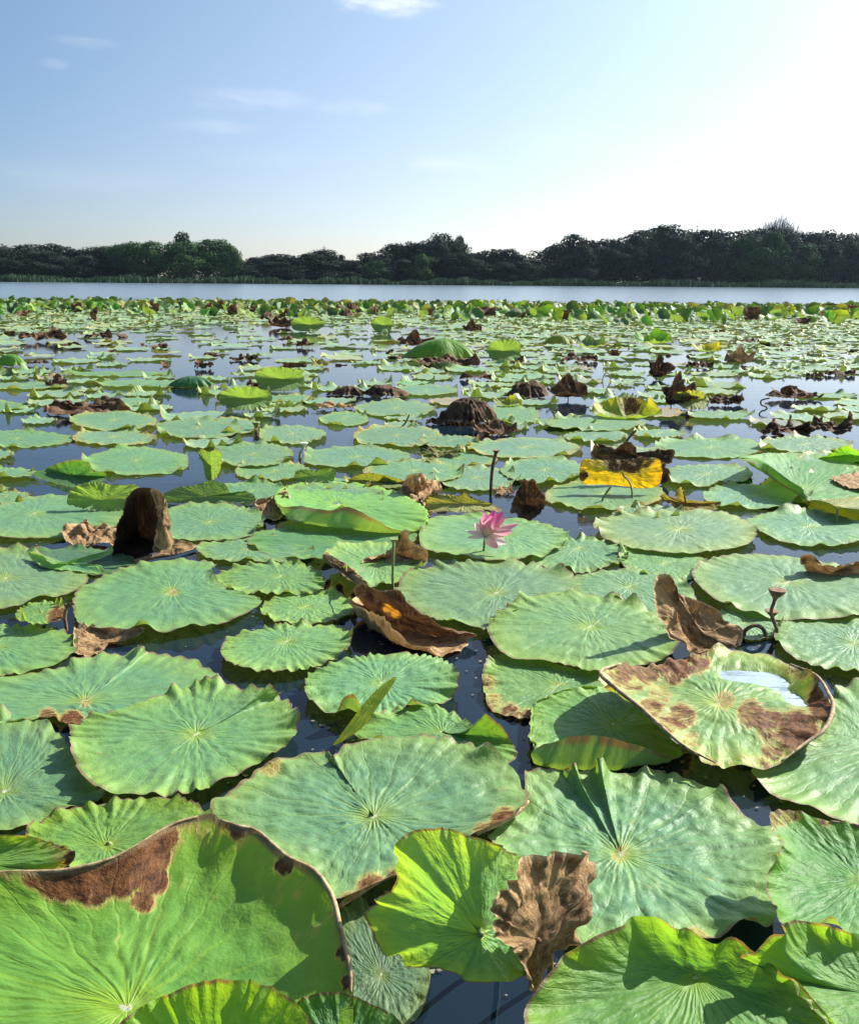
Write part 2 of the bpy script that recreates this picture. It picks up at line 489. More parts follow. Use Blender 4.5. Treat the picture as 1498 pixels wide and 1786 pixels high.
def blade_mesh(name, c, out, NA=112, NR=20, pw=2.4, ruff=0.007, nr=19, low=0.008, scal=0.016, curls=5, curlh=0.022, crum=0.0, crs=9.0,
               blis=0.0022, dead=(), deadbase=0.0, rimdead=0.0, mat=None, seed=0, lip=None, zmin=0.003, flip=False, notch=True, zcut=True, dip=None):
    rs = np.random.RandomState(seed * 7 + 3)
    out = resample(out, NA)
    ar = 0.5 * np.sum(out[:, 0] * np.roll(out[:, 1], -1) - np.roll(out[:, 0], -1) * out[:, 1])
    if (ar < 0) != flip:
        out = out[::-1].copy()
        if lip is not None: lip = lip[::-1]
    phi = np.arange(NA) * 2 * math.pi / NA
    cs = np.stack([np.cos(phi), np.sin(phi), np.full(NA, seed * 3.7)], 1)
    wv = phi + 0.30 * vnoise(cs * 2.2, 1)
    amp = 0.5 + 0.6 * vnoise(cs * 2.3 + 5, 2)
    wave = np.sin(nr * wv) * amp + 0.35 * np.sin(nr * 2.1 * wv + 1.0)
    t = np.linspace(0, 1, NR + 1)[1:] ** 0.85
    size = np.mean(np.linalg.norm(out - c, axis=1))
    T = t[:, None]
    k = 1 + scal * wave[None, :] * T ** 5
    base = np.empty((NR, NA, 3))
    for a in range(3):
        prof = T ** (pw if a == 2 else 1.0)
        base[:, :, a] = c[a] + (out[:, a] - c[a])[None, :] * (prof if a == 2 else T * k)
    tuv = t.copy()
    if lip is not None:                       # extra margin folded beyond the outline
        lo = np.array(lip)
        ex = []
        for s in np.linspace(0, 1, 7)[1:]:
            ex.append(out * (1 - s) + lo * s)
        base = np.concatenate([base, np.array(ex)], 0)
        tuv = np.concatenate([t * 0.9, np.linspace(0.92, 1.0, 6)])
        t = np.concatenate([t, np.linspace(1, 1.0, 6)]); T = t[:, None]
        NR += 6
    full = np.concatenate([np.broadcast_to(np.array(c), (1, NA, 3)), base], 0)
    du = np.gradient(full, axis=0)[1:]
    dv = np.roll(base, -1, 1) - np.roll(base, 1, 1)
    nrm = np.cross(du, dv)
    nrm /= np.maximum(np.linalg.norm(nrm, axis=2, keepdims=True), 1e-9)
    flat = base.reshape(-1, 3)
    d = ruff * (T ** 4.0) * wave[None, :]
    d = d + (low * fbm(flat * 4.0 + seed, 3, 3)).reshape(NR, NA) * T
    d = d + (blis * fbm(flat * 28.0 + seed, 5, 3)).reshape(NR, NA)
    for q in range(curls):
        p0 = rs.uniform(0, 2 * math.pi); wd = rs.uniform(0.05, 0.14)
        dp = (phi - p0 + math.pi) % (2 * math.pi) - math.pi
        d = d + curlh * rs.uniform(0.5, 1.3) * np.exp(-(dp / wd) ** 2)[None, :] * np.clip((T - 0.80) / 0.2, 0, 1) ** 1.6
    if crum:
        f1 = np.abs(fbm(flat * crs + seed * 2, 7, 4)).reshape(NR, NA)
        f2 = fbm(flat * crs * 0.5 + seed * 5, 9, 3).reshape(NR, NA)
        d = d + crum * (0.9 * f1 + 0.6 * f2 - 0.3) * np.clip(T * 3, 0, 1)
    if notch:
        d = d - 0.006 * np.exp(-(T / 0.07) ** 2)
    base = base + nrm * d[:, :, None]
    if dip is not None:
        for (q0, q1, q2) in dip:
            dd2 = np.sum((base[:, :, :2] - np.array(q0)[:2]) ** 2, 2)
            base[:, :, 2] -= q2 * np.exp(-dd2 / q1 ** 2)
    if zcut: base[:, :, 2] = np.maximum(base[:, :, 2], zmin)
    v = np.concatenate([np.array(c)[None, :], base.reshape(-1, 3)], 0)
    uv = np.concatenate([[[0, 0]], np.stack([tuv[:, None] * np.cos(phi), tuv[:, None] * np.sin(phi)], 2).reshape(-1, 2)], 0)
    dm = np.full(len(v), float(deadbase))
    if rimdead:
        tt = np.concatenate([[0], np.broadcast_to(T, (NR, NA)).ravel()])
        nn = np.concatenate([[0], np.broadcast_to(vnoise(cs * 2.1, 11)[None, :], (NR, NA)).ravel()])
        dm = dm + rimdead * np.clip((tt - 0.80 + 0.12 * nn) / 0.2, 0, 1)
    if len(dead):
        px = to_px(v)
        for (bx, by, br, val) in dead:
            e = ((px[:, 0] - bx) ** 2 + (px[:, 1] - by) ** 2) / br ** 2
            if val < 0: dm = dm + val * np.clip(1.5 - e, 0, 1)
            else: dm = np.maximum(dm, val * np.clip(1.5 - e, 0, 1))
    o = np.array([c[0], c[1], 0.0])
    return mesh_np(name, v - o, grid_faces(NR, NA), mat or LEAF, uv, dm), o, size

def tube_data(pts, rad, n=8, closed_ends=True):
    pts = np.array(pts, float); m = len(pts)
    rad = np.broadcast_to(np.array(rad, float), (m,)) if np.ndim(rad) else np.full(m, rad)
    tg = np.gradient(pts, axis=0); tg /= np.maximum(np.linalg.norm(tg, axis=1, keepdims=True), 1e-9)
    up = np.array([0.3, 0.9, 0.31]); up = up / np.linalg.norm(up)
    a = np.cross(tg, up); a /= np.maximum(np.linalg.norm(a, axis=1, keepdims=True), 1e-9)
    b = np.cross(tg, a)
    ph = np.arange(n) * 2 * math.pi / n
    v = (pts[:, None, :] + rad[:, None, None] * (a[:, None, :] * np.cos(ph)[None, :, None] + b[:, None, :] * np.sin(ph)[None, :, None])).reshape(-1, 3)
    j = np.arange(n); jn = (j + 1) % n
    f = np.concatenate([np.stack([k * n + j, k * n + jn, (k + 1) * n + jn, (k + 1) * n + j], 1) for k in range(m - 1)])
    v = np.concatenate([v, pts[:1], pts[-1:]])
    t1 = np.stack([np.full(n, m * n), jn, j], 1)
    t2 = np.stack([np.full(n, m * n + 1), (m - 1) * n + j, (m - 1) * n + jn], 1)
    return v, [f, np.concatenate([t1, t2])]
def smooth_path(p, k=6):
    p = np.array(p, float)
    q = np.concatenate([[2 * p[0] - p[1]], p, [2 * p[-1] - p[-2]]])
    o = []
    for i in range(1, len(q) - 2):
        for j in range(k):
            t = j / k
            p0, p1, p2, p3 = q[i - 1], q[i], q[i + 1], q[i + 2]
            o.append(0.5 * ((2 * p1) + (-p0 + p2) * t + (2 * p0 - 5 * p1 + 4 * p2 - p3) * t * t + (-p0 + 3 * p1 - 3 * p2 + p3) * t ** 3))
    o.append(p[-1])
    return np.array(o)
def tube(name, pts, rad, mat, parent=None, origin=None, n=8):
    pts = smooth_path(pts) if len(pts) > 2 else np.array(pts, float)
    if np.ndim(rad): rad = np.interp(np.linspace(0, 1, len(pts)), np.linspace(0, 1, len(rad)), rad)
    o = np.zeros(3) if origin is None else np.array(origin)
    v, f = tube_data(pts - o, rad, n)
    v = v + 0.0
    me = mesh_np(name, v, f, mat)
    return link(name, me, parent, None if parent is not None else o)

NUM = [0]
ALPHA = [1.0]
def put(kind, label, cat, me, o, color, stem_top=None, group=None, stem_mat=None, bladename='blade', foot=None):
    NUM[0] += 1
    if stem_top is not None:
        root = empty(kind, o)
        tag(root, label, cat, group)
        b = link(bladename, me, root)
        b.color = (*color, ALPHA[0])
        ft = (0.012, 0.01) if foot is None else foot
        c = np.array(stem_top) - o
        tube('stem', [c + (0, 0, -0.001), (c[0] * .5 + ft[0] * .7, c[1] * .5 + ft[1] * .7, c[2] * .4), (ft[0], ft[1], -0.25)], [0.0045, 0.0055, 0.006],
             stem_mat or STEM, root, np.zeros(3))
        return root
    ob = link(kind, me, None, o)
    ob.color = (*color, ALPHA[0])
    tag(ob, label, cat, group)
    return ob

def jit(col, a=0.10):
    k = 1 + RS.uniform(-a, a)
    return (col[0] * k * (1 + RS.uniform(-a, a)), col[1] * k, col[2] * k * (1 + RS.uniform(-a, a)))

def F(label, c, pts, h=0.015, color=G_, kind='lotus_leaf', cat='lotus leaf', stem=False, ch=None, Y=None, group=None, stem_mat=None, lip=None, foot=None, stem_c=None, **kw):
    """one traced leaf: c = heart of the leaf, pts = outline, both in photo pixels (+ height in metres, or + offset in depth when Y is given)"""
    pp = parse(pts, 0.0 if Y is not None else h)
    Yw = P(*Y)[1] if Y is not None else None
    YAW[0] = kw.pop('yaw', 0.0); YAW[1] = c[0]
    out = to_world(pp, Yw)
    if Y is not None: cc = PY(c[0], c[1], Yw + (ch or 0.0))
    else: cc = P(c[0], c[1], h if ch is None else ch)
    YAW[0] = 0.0
    L = None
    kw.setdefault('seed', 1 + NUM[0])
    NA = kw.get('NA', 112)
    if lip is not None:
        L = resample(to_world(parse(lip, h), Yw), NA)
        # start both loops at the same corner: they are traced with matching first points
    ALPHA[0] = kw.pop('alpha', 1.0 if stem else 0.6)
    me, o, size = blade_mesh('leaf_blade' if stem else kind, cc, out, lip=L, **kw)
    r_ = put(kind, label, cat, me, o, jit(color, 0.07), cc if stem else None, group, stem_mat, 'leaf_blade', foot)
    ALPHA[0] = 1.0
    return r_

def E(label, cx, cy, w, hh, h=0.012, color=G_, jitter=0.05, heart=None, **kw):
    """flat leaf given by its bounding ellipse in the photo"""
    n = 14
    rs = np.random.RandomState(int(cx * 7 + cy))
    s = []
    for i in range(n):
        a = 2 * math.pi * i / n
        k = 1 + rs.uniform(-jitter, jitter)
        s.append('%.1f,%.1f' % (cx + w / 2 * math.cos(a) * k, cy + hh / 2 * math.sin(a) * k))
    kw.setdefault('NA', 72); kw.setdefault('NR', 10); kw.setdefault('curls', 7); kw.setdefault('ruff', 0.011)
    kw.setdefault('curlh', 0.035)
    return F(label, heart or (cx, cy - hh * 0.03), ' '.join(s), h, color, **kw)

def margin(parent, pts, rad, mat=None, name='dry_rim', h=0.03):
    o = np.array(parent.location)
    p = to_world(parse(pts, h)) - o
    return tube(name, list(p), rad, mat or RIM, parent, np.zeros(3), n=7)
def by_label(t):
    return [o for o in COL.objects if o.get('label', '').startswith(t)][0]
# ------------------------------------------------------------------ foreground leaves
HI = dict(NA=220, NR=40)
F('huge green leaf at bottom left with raised rim and brown scorch along its back edge', (222, 1756),
  '-350,1600,.1 -150,1545,.14 0,1523,.15 115,1518,.16 210,1491,.17 295,1441,.18 345,1424,.185 370,1419,.19 385,1431,.185 415,1441,.19 450,1451,.185 500,1494,.185 550,1521,.185 580,1566,.18 595,1626,.17 610,1686,.16 612,1735,.14 600,1850,.10 450,2000,.10 200,2080,.10 -200,2000,.10 -400,1800,.10',
  ch=.105, color=(.155, .32, .032), stem=True, alpha=.7, pw=4.2, ruff=.005, nr=15, low=.012, scal=.006, curls=2, curlh=.01, rimdead=.25,
  dead=[(60, 1530, 24, .8), (100, 1538, 38, .9), (160, 1538, 46, .95), (215, 1520, 46, .95), (260, 1490, 42, .95), (268, 1535, 30, .85), (250, 1572, 22, .8), (290, 1460, 28, .8), (330, 1435, 25, .5), (410, 1448, 16, .8), (495, 1510, 20, .8), (598, 1660, 14, .9), (606, 1715, 14, .8)], **HI)
F('lime green leaf poking up at the bottom edge in front of the huge scorched leaf', (370, 1880),
  '180,1870,.16 200,1800,.19 240,1762,.2 290,1738,.21 350,1716,.23 410,1710,.24 470,1722,.22 515,1752,.2 545,1800,.18 560,1900,.16 400,1980,.14 250,1960,.14',
  ch=.14, color=LM, stem=True, ruff=.007, low=.012, curls=0, NA=160, NR=26)
F('small dull green leaf at the bottom edge right of the lime one', (600, 1850),
  '505,1790,.11 515,1752,.13 550,1734,.14 600,1733,.14 650,1753,.13 697,1782,.12 720,1850,.11 640,1930,.1 540,1920,.1', ch=.10, color=(0.090, 0.246, 0.047), stem=True, ruff=.006, curls=1, NA=120, NR=20)
F('pale lime leaf lying behind the scorched rim at lower left', (185, 1474),
  '45,1446 90,1416 160,1399 215,1392 300,1393 350,1406 372,1432 330,1480 290,1520 220,1545 140,1530 90,1495 60,1468', h=.06, color=(0.150, 0.311, 0.047), stem=True, ch=.045, ruff=.012, low=.01, NA=150, NR=24)
F('lime leaf with curled brown tip, cut by the left edge above the huge scorched leaf', (-60, 1500),
  '0,1456,.12 50,1458,.12 85,1469,.12 115,1478,.13 133,1491,.14 120,1511,.12 90,1520,.1 0,1535 -100,1560 -180,1500 -120,1460', h=.09, color=LM, stem=True, ruff=.006, NA=120, NR=20, rimdead=.5, dead=[(128, 1495, 16, .8)])
F('blue-green leaf cut by the left edge, half shaded by the ribbed leaf right of it', (8, 1381),
  '0,1250 60,1246 115,1290 150,1345 185,1392 120,1410 60,1430 0,1452 -100,1450 -170,1400 -160,1320 -90,1265', h=.018, color=(0.116, 0.221, 0.082), ruff=.010, NA=160, NR=28)
F('broad round leaf with frilled edge and yellow heart at lower left', (342, 1280),
  '123,1270 140,1252 185,1238 235,1224 280,1206 325,1193 370,1187 420,1197 465,1200,.07 470,1195,.09 485,1210 500,1222 521,1250 515,1280 480,1310 440,1333 395,1360 320,1386 250,1390 185,1381 150,1360 128,1325', h=.05, ch=.042, color=GL,
  ruff=.014, scal=.03, low=.008, NA=240, NR=36, curlh=.02)
F('wide leaf with browned heart tucked behind the frilled round leaf at left', (148, 1222),
  '-120,1240 -100,1205 0,1180 90,1165 150,1145 185,1140 240,1137 252,1130,.05 262,1140 300,1143 350,1157 382,1188 330,1232 240,1262 125,1262 90,1250 40,1254 -40,1268', h=.022, color=G_, ruff=.010, NA=200, NR=30, dead=[(125, 1262, 24, .85), (85, 1252, 18, .7), (148, 1224, 12, .45)])
F('green leaf cut by the left edge below the small brown-cornered leaf', (-8, 1128),
  '0,1090 60,1090 110,1098 136,1116 125,1145 75,1166 0,1180 -120,1170 -180,1130 -100,1095', h=.02, color=GL, NA=140, NR=22, ruff=.012)
F('big round leaf left of centre just before the tall brown leaf', (300, 1030),
  '130,1035 145,1020 200,996 265,980 320,975 375,983 372,1005 400,1025 454,1045 442,1064 400,1084 350,1095 280,1105 210,1100 147,1092 128,1064', h=.03, color=G_, NA=210, NR=30, ruff=.008, dead=[(300, 1031, 10, .42)])
F('yellow-green toothed leaf between the big round leaf and the brown boat-shaped leaf', (490, 1004),
  '375,1007 392,993 425,981 480,978 530,984 560,1000 566,1024 548,1034 475,1037 410,1031', h=.028, color=(0.130, 0.283, 0.063), NA=130, NR=20, ruff=.013, scal=.03)
F('pale lime oval leaf above the smaller oval left of the brown boat-shaped leaf', (532, 1058),
  '455,1060 478,1043 525,1033 580,1035 612,1050 612,1068 560,1086 500,1088 465,1077', h=.016, color=(0.160, 0.321, 0.070), NA=120, NR=18)
F('oval green leaf with a triangular shadow left of the brown boat-shaped leaf', (500, 1118),
  '385,1130 400,1110 450,1095 510,1089 590,1091 613,1108 612,1126 595,1145 550,1164 500,1172 440,1170 395,1154', h=.03, color=GL, NA=150, NR=24, ruff=.011)
F('round leaf with frilled back edge behind the pointed rolled leaf', (665, 1190),
  '532,1196 545,1175 590,1152 625,1145 670,1139 720,1142 773,1153 799,1185 792,1210 763,1228 690,1242 620,1250 575,1240 540,1220', h=.035, color=(0.130, 0.283, 0.094), NA=200, NR=28, ruff=.013, scal=.025, curlh=.03)
F('bright green leaf with a dark folded corner behind the large central leaf', (770, 1276),
  '620,1285 630,1266 670,1246 715,1231 763,1233 800,1248 828,1262,.06 845,1245,.12 870,1262,.09 882,1275,.06 896,1302 898,1328 850,1340 760,1310 680,1295', h=.03, color=(0.120, 0.274, 0.058), NA=160, NR=24, ruff=.008)
F('largest blue-green leaf at the centre of the foreground with pale radiating veins', (652, 1424),
  '367,1411 385,1386 425,1361 450,1334 490,1320 530,1309 567,1307 581,1326 595,1304 640,1290 700,1284 748,1285 808,1295 848,1314 893,1340 913,1370 922,1393,.08 900,1420,.09 828,1455,.08 760,1500 690,1524,.08 590,1578,.07 575,1562 545,1523 480,1490 400,1450', h=.055, ch=.045, color=G_,
  ruff=.006, low=.010, blis=.004, NA=280, NR=46, scal=.012, dead=[(470, 1335, 22, .5), (880, 1432, 26, .75), (840, 1452, 18, .62), (650, 1552, 30, .7), (690, 1530, 20, .6), (612, 1574, 20, .7)])
F('very large blue-green leaf right of the dry brown leaf, with two pointed folds', (1083, 1488),
  '918,1343 965,1341 985,1342,.035 1000,1331,.06 1012,1343,.03 1035,1340,.03 1045,1324,.07 1058,1342,.03 1100,1343 1148,1341 1183,1351 1248,1372,.03 1258,1369,.04 1270,1392 1298,1416 1343,1441 1368,1466 1362,1520 1354,1566 1350,1612 1298,1625 1223,1640 1150,1655 1050,1662 1000,1640 945,1570 880,1510 850,1461 893,1425 915,1385',
  h=.025, ch=.008, color=G_, ruff=.008, low=.012, blis=.005, NA=280, NR=46, scal=.006, pw=1.6, dead=[(1083, 1490, 16, .40), (1210, 1640, 26, .5)])
F('large leaf cut by the right edge below the water-filled dying leaf', (1560, 1300),
  '1310,1345 1345,1325 1400,1300 1435,1265 1455,1205 1498,1188 1600,1200 1720,1290 1640,1400 1498,1430 1420,1418 1360,1395 1325,1370', h=.02, color=GL, NA=200, NR=30, ruff=.009)
F('lime green leaf with pale dead corner at the right edge, shading the very large leaf', (1500, 1535),
  '1342,1421 1363,1413 1398,1418 1448,1433 1498,1441 1600,1480 1640,1560 1590,1640 1498,1632 1458,1624 1413,1616 1358,1612 1343,1581 1338,1536 1346,1501 1366,1471 1352,1451', h=.15, ch=.12, color=(0.110, 0.283, 0.055), stem=True, NA=180, NR=28, ruff=.007,
  dead=[(1360, 1425, 20, .52), (1385, 1420, 14, .5), (1345, 1445, 10, .5), (1440, 1432, 12, .6)])
F('big deep lime leaf at the bottom right with a dark shaded hollow at its back', (1213, 1702),
  '913,1790,.12 915,1765,.12 933,1732,.13 973,1684,.15 1028,1642,.17 1073,1620,.17 1128,1603,.175 1173,1609,.175 1205,1628,.16 1240,1645,.15 1280,1640,.155 1305,1660,.15 1338,1681,.15 1388,1716,.14 1423,1751,.13 1458,1790,.12 1480,1850,.1 1400,1980,.1 1150,2020,.1 950,1930,.1 890,1840,.11',
  ch=.10, color=(.125, .29, .045), stem=True, NA=240, NR=40, pw=3.2, ruff=.007, nr=12, low=.014, scal=.004, curls=1)
F('bright green leaf in the bottom right corner beside the deep lime one', (1530, 1735),
  '1290,1668,.15 1323,1640,.19 1345,1622,.2 1375,1608,.19 1398,1606,.18 1438,1614,.17 1498,1631,.16 1640,1680,.15 1650,1800,.13 1500,1880,.12 1440,1790,.12 1360,1710,.13', ch=.11, color=(0.120, 0.302, 0.047), stem=True, NA=180, NR=28, ruff=.006, low=.012)
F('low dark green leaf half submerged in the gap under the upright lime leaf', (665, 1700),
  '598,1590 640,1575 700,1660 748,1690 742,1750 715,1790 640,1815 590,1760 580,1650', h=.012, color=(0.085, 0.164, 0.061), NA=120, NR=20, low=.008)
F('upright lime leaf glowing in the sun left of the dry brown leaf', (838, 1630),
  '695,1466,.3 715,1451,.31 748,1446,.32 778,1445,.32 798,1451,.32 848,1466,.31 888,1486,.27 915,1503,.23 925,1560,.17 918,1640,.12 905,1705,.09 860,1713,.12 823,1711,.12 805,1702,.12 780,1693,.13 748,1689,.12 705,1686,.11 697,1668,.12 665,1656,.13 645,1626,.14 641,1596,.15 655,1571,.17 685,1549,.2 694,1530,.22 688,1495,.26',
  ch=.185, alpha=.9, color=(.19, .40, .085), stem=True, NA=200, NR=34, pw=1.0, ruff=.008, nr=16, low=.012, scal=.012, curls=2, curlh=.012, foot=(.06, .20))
F('dry brown crumpled leaf hanging upright at the foreground centre', (938, 1640),
  '1023,1486,.24 1031,1506,.225 1034,1524,.21 1021,1551,.19 1020,1586,.16 1005,1626,.125 978,1661,.10 948,1686,.085 930,1712,.065 912,1702,.085 903,1666,.19 861,1624,.255 870,1606,.27 861,1570,.31 892,1541,.315 918,1506,.32 958,1491,.30 993,1486,.275',
  ch=.165, color=BN, kind='withered_lotus_leaf', cat='withered leaf', mat=TAN, deadbase=1, stem=True, stem_mat=DRYSTEM, NA=220, NR=44, pw=1.0, crum=.016, crs=11, nr=13, ruff=.012, scal=.03, curls=5, curlh=.018, blis=.003, foot=(.05, .12))
F('dying half-folded leaf cupping a pool of water, yellow and brown along its raised rim', (1255, 1225),
  '1047,1172,.13 1083,1157,.10 1128,1158,.08 1165,1150,.07 1198,1143,.07 1218,1139,.07 1273,1134,.06 1333,1139,.07 1378,1158,.08 1423,1178,.10 1445,1210,.10 1453,1235,.10 1438,1272,.09 1400,1300,.07 1363,1328,.06 1333,1338,.06 1290,1333,.06 1248,1331,.07 1198,1305,.08 1163,1277,.1 1118,1236,.12 1073,1200,.14',
  ch=.068, dip=[(P(1285, 1180, .05), .055, .030), (P(1355, 1190, .05), .065, .036), (P(1405, 1225, .05), .065, .045), (P(1150, 1195, .05), .06, .02)], color=(0.170, 0.283, 0.055), stem=False, kind='dying_lotus_leaf', NA=240, NR=40, pw=3.5, ruff=.008, low=.012, crum=.006, crs=14, scal=.015, curls=4, rimdead=.35,
  dead=[(1175, 1160, 34, .8), (1130, 1168, 28, .75), (1085, 1172, 26, .7), (1105, 1190, 22, .5), (1135, 1235, 24, .6), (1165, 1262, 22, .6), (1215, 1152, 26, .72), (1150, 1215, 22, .5), (1190, 1250, 26, .66), (1205, 1290, 16, .5), (1310, 1245, 26, .72), (1345, 1265, 30, .72), (1390, 1275, 40, .85), (1440, 1225, 34, .9), (1350, 1305, 25, .6), (1335, 1330, 14, .5), (1400, 1160, 30, .55), (1440, 1185, 30, .6), (1265, 1222, 18, .5)])
F('green leaf with glowing turned-up front margin under the left rim of the water-filled leaf', (1070, 1262),
  '928,1246,.02 933,1230,.02 983,1205,.03 1028,1200,.03 1070,1200,.02 1130,1240,.02 1185,1300,.02 1173,1322,.02 1120,1335,.02 1050,1342,.02 985,1340,.02 938,1332,.02 926,1300,.02',
  lip='924,1242,.03 931,1226,.03 983,1203,.035 1028,1198,.035 1070,1199,.02 1130,1240,.02 1186,1300,.02 1172,1318,.03 1120,1303,.07 1048,1284,.1 985,1288,.08 938,1306,.04 923,1294,.03',
  color=(0.120, 0.283, 0.039), NA=160, NR=24, ruff=.006, low=.006, curls=1)
F('pale leaf with yellow and brown scalloped edge under the big round leaf at centre right', (975, 1195),
  '843,1170 863,1142 898,1142 990,1160 1065,1185 1050,1210 985,1215 938,1244 918,1252 883,1246 853,1231 843,1200', h=.014, color=(0.140, 0.293, 0.063), NA=150, NR=22, ruff=.01, dead=[(853, 1190, 16, .52), (862, 1225, 18, .5), (890, 1243, 18, .72), (920, 1250, 14, .7)])
F('big round leaf at centre right with a long shadow across its front', (1030, 1092),
  '850,1095 860,1075 893,1050 933,1037 998,1035 1058,1043 1113,1055 1150,1075 1180,1105 1186,1128 1150,1150 1073,1165 1043,1172 998,1160 948,1150 893,1145 863,1125', h=.045, color=GL, NA=220, NR=32, ruff=.009)
F('wide blue-green leaf behind the brown boat-shaped leaf, before the pink flower', (866, 1034),
  '690,1030 705,1002 740,988 780,980 850,976 900,979 960,990 1010,1012 995,1035 940,1060 880,1078 848,1102 838,1094 820,1092 790,1090 750,1075 710,1052', h=.028, color=(0.135, 0.246, 0.092), NA=220, NR=30, ruff=.011, scal=.02, curlh=.03)
F('leaf squeezed behind the big round leaf, left of the upright brown horn', (1098, 1022),
  '985,1012 1040,998 1110,995 1170,1008 1215,1045 1170,1082 1080,1062 1010,1042', h=.016, color=G_, NA=130, NR=18)
F('pale green leaf directly under the pink lotus flower', (882, 930),
  '735,952 742,908 790,899 840,898 900,903 945,912 986,928 990,945 963,965 923,976 848,978 798,966', h=.03, color=(0.140, 0.302, 0.109), NA=160, NR=24)
F('fan-ribbed leaf right of the leaf under the flower', (1010, 955),
  '925,977 955,960 990,938 1040,938 1085,954 1094,975 1060,987 1020,999 985,992 950,987', h=.016, color=G_, NA=130, NR=18, ruff=.014)
F('pale round leaf before the dark blue water right of the flower', (1185, 922),
  '1035,918 1060,900 1110,892 1180,888 1250,892 1300,905 1320,930 1300,950 1240,962 1180,964 1110,956 1060,940', h=.03, color=(0.173, 0.289, 0.108), NA=150, NR=22, curlh=.03)
F('leaf in front of the pale round leaf, middle right', (1158, 982),
  '1082,962 1130,952 1190,960 1232,976 1218,1000 1180,1013 1120,1002 1088,987', h=.014, color=GL, NA=120, NR=16)
F('broad leaf at right shaded by the long dry leaf at the edge', (1375, 1015),
  '1208,1000 1235,976 1300,965 1380,970 1450,985 1540,1000 1570,1040 1498,1072 1420,1079 1340,1077 1270,1057 1228,1030', h=.03, color=(0.135, 0.251, 0.093), NA=170, NR=24)
F('leaf cut by the right edge in front of the dried funnel pods', (1490, 1122),
  '1350,1112 1368,1086 1430,1078 1520,1076 1620,1110 1580,1165 1498,1178 1430,1166 1378,1142', h=.018, color=G_, NA=150, NR=22)
F('small pale green leaf behind the brown horn leaf at right', (1300, 1085),
  '1240,1090 1255,1068 1300,1058 1350,1066 1365,1090 1340,1112 1280,1115', h=.012, color=(0.150, 0.302, 0.101), NA=90, NR=14)
F('pale leaf behind the shaded broad leaf at the right edge', (1410, 918),
  '1303,903 1350,890 1420,888 1500,895 1570,915 1500,945 1420,951 1350,938 1315,918', h=.02, color=(0.130, 0.283, 0.117), NA=130, NR=18)
F('blue-green leaf cut by the left edge behind the small brown-cornered leaf', (10, 1008),
  '0,960 50,960 110,982 152,1003 142,1025 90,1046 0,1062 -80,1050 -120,1000 -60,965', h=.022, color=(0.135, 0.251, 0.093), NA=140, NR=22)
F('small lime leaf with a brown right corner above the left-edge green leaf', (68, 1068),
  '27,1070 43,1054 75,1046 105,1054 118,1068 100,1086 60,1091 35,1086', h=.05, color=(0.160, 0.321, 0.063), stem=True, NA=90, NR=14, dead=[(103, 1078, 22, .8)])
F('flat leaf between the tall brown leaf and the lime toothed leaf', (432, 958),
  '345,952 400,939 450,935 500,942 548,960 520,978 440,981 380,979 350,968', h=.014, color=G_, NA=110, NR=16)
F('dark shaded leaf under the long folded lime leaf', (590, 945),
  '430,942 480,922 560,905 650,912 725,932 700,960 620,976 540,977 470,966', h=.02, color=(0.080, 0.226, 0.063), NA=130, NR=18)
F('leaf behind the tall brown leaf at left, right part sunlit', (365, 910),
  '270,905 300,884 345,877 410,880 455,895 462,912 430,936 350,941 285,937', h=.02, color=G_, NA=120, NR=18)
F('round leaf with a long brown creased left margin behind the brown boat-shaped leaf', (655, 985),
  '562,967,.07 600,950,.05 660,947,.03 705,953 745,975 722,1000 660,1025 619,1008,.08 590,988,.08', h=.03, color=GL, NA=130, NR=20, dead=[(568, 972, 10, .7), (590, 988, 10, .8), (612, 1003, 12, .8)])
F('wide leaf cut by the left edge behind the dark gap beside the small dry twist', (60, 895),
  '0,880 60,863 130,865 190,878 222,905 180,925 80,937 0,937 -60,910', h=.02, color=G_, NA=130, NR=18)
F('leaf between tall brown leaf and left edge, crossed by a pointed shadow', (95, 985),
  '20,962 110,955 200,965 250,985 190,1002 120,1000 60,985', h=.012, color=DG, NA=100, NR=14)
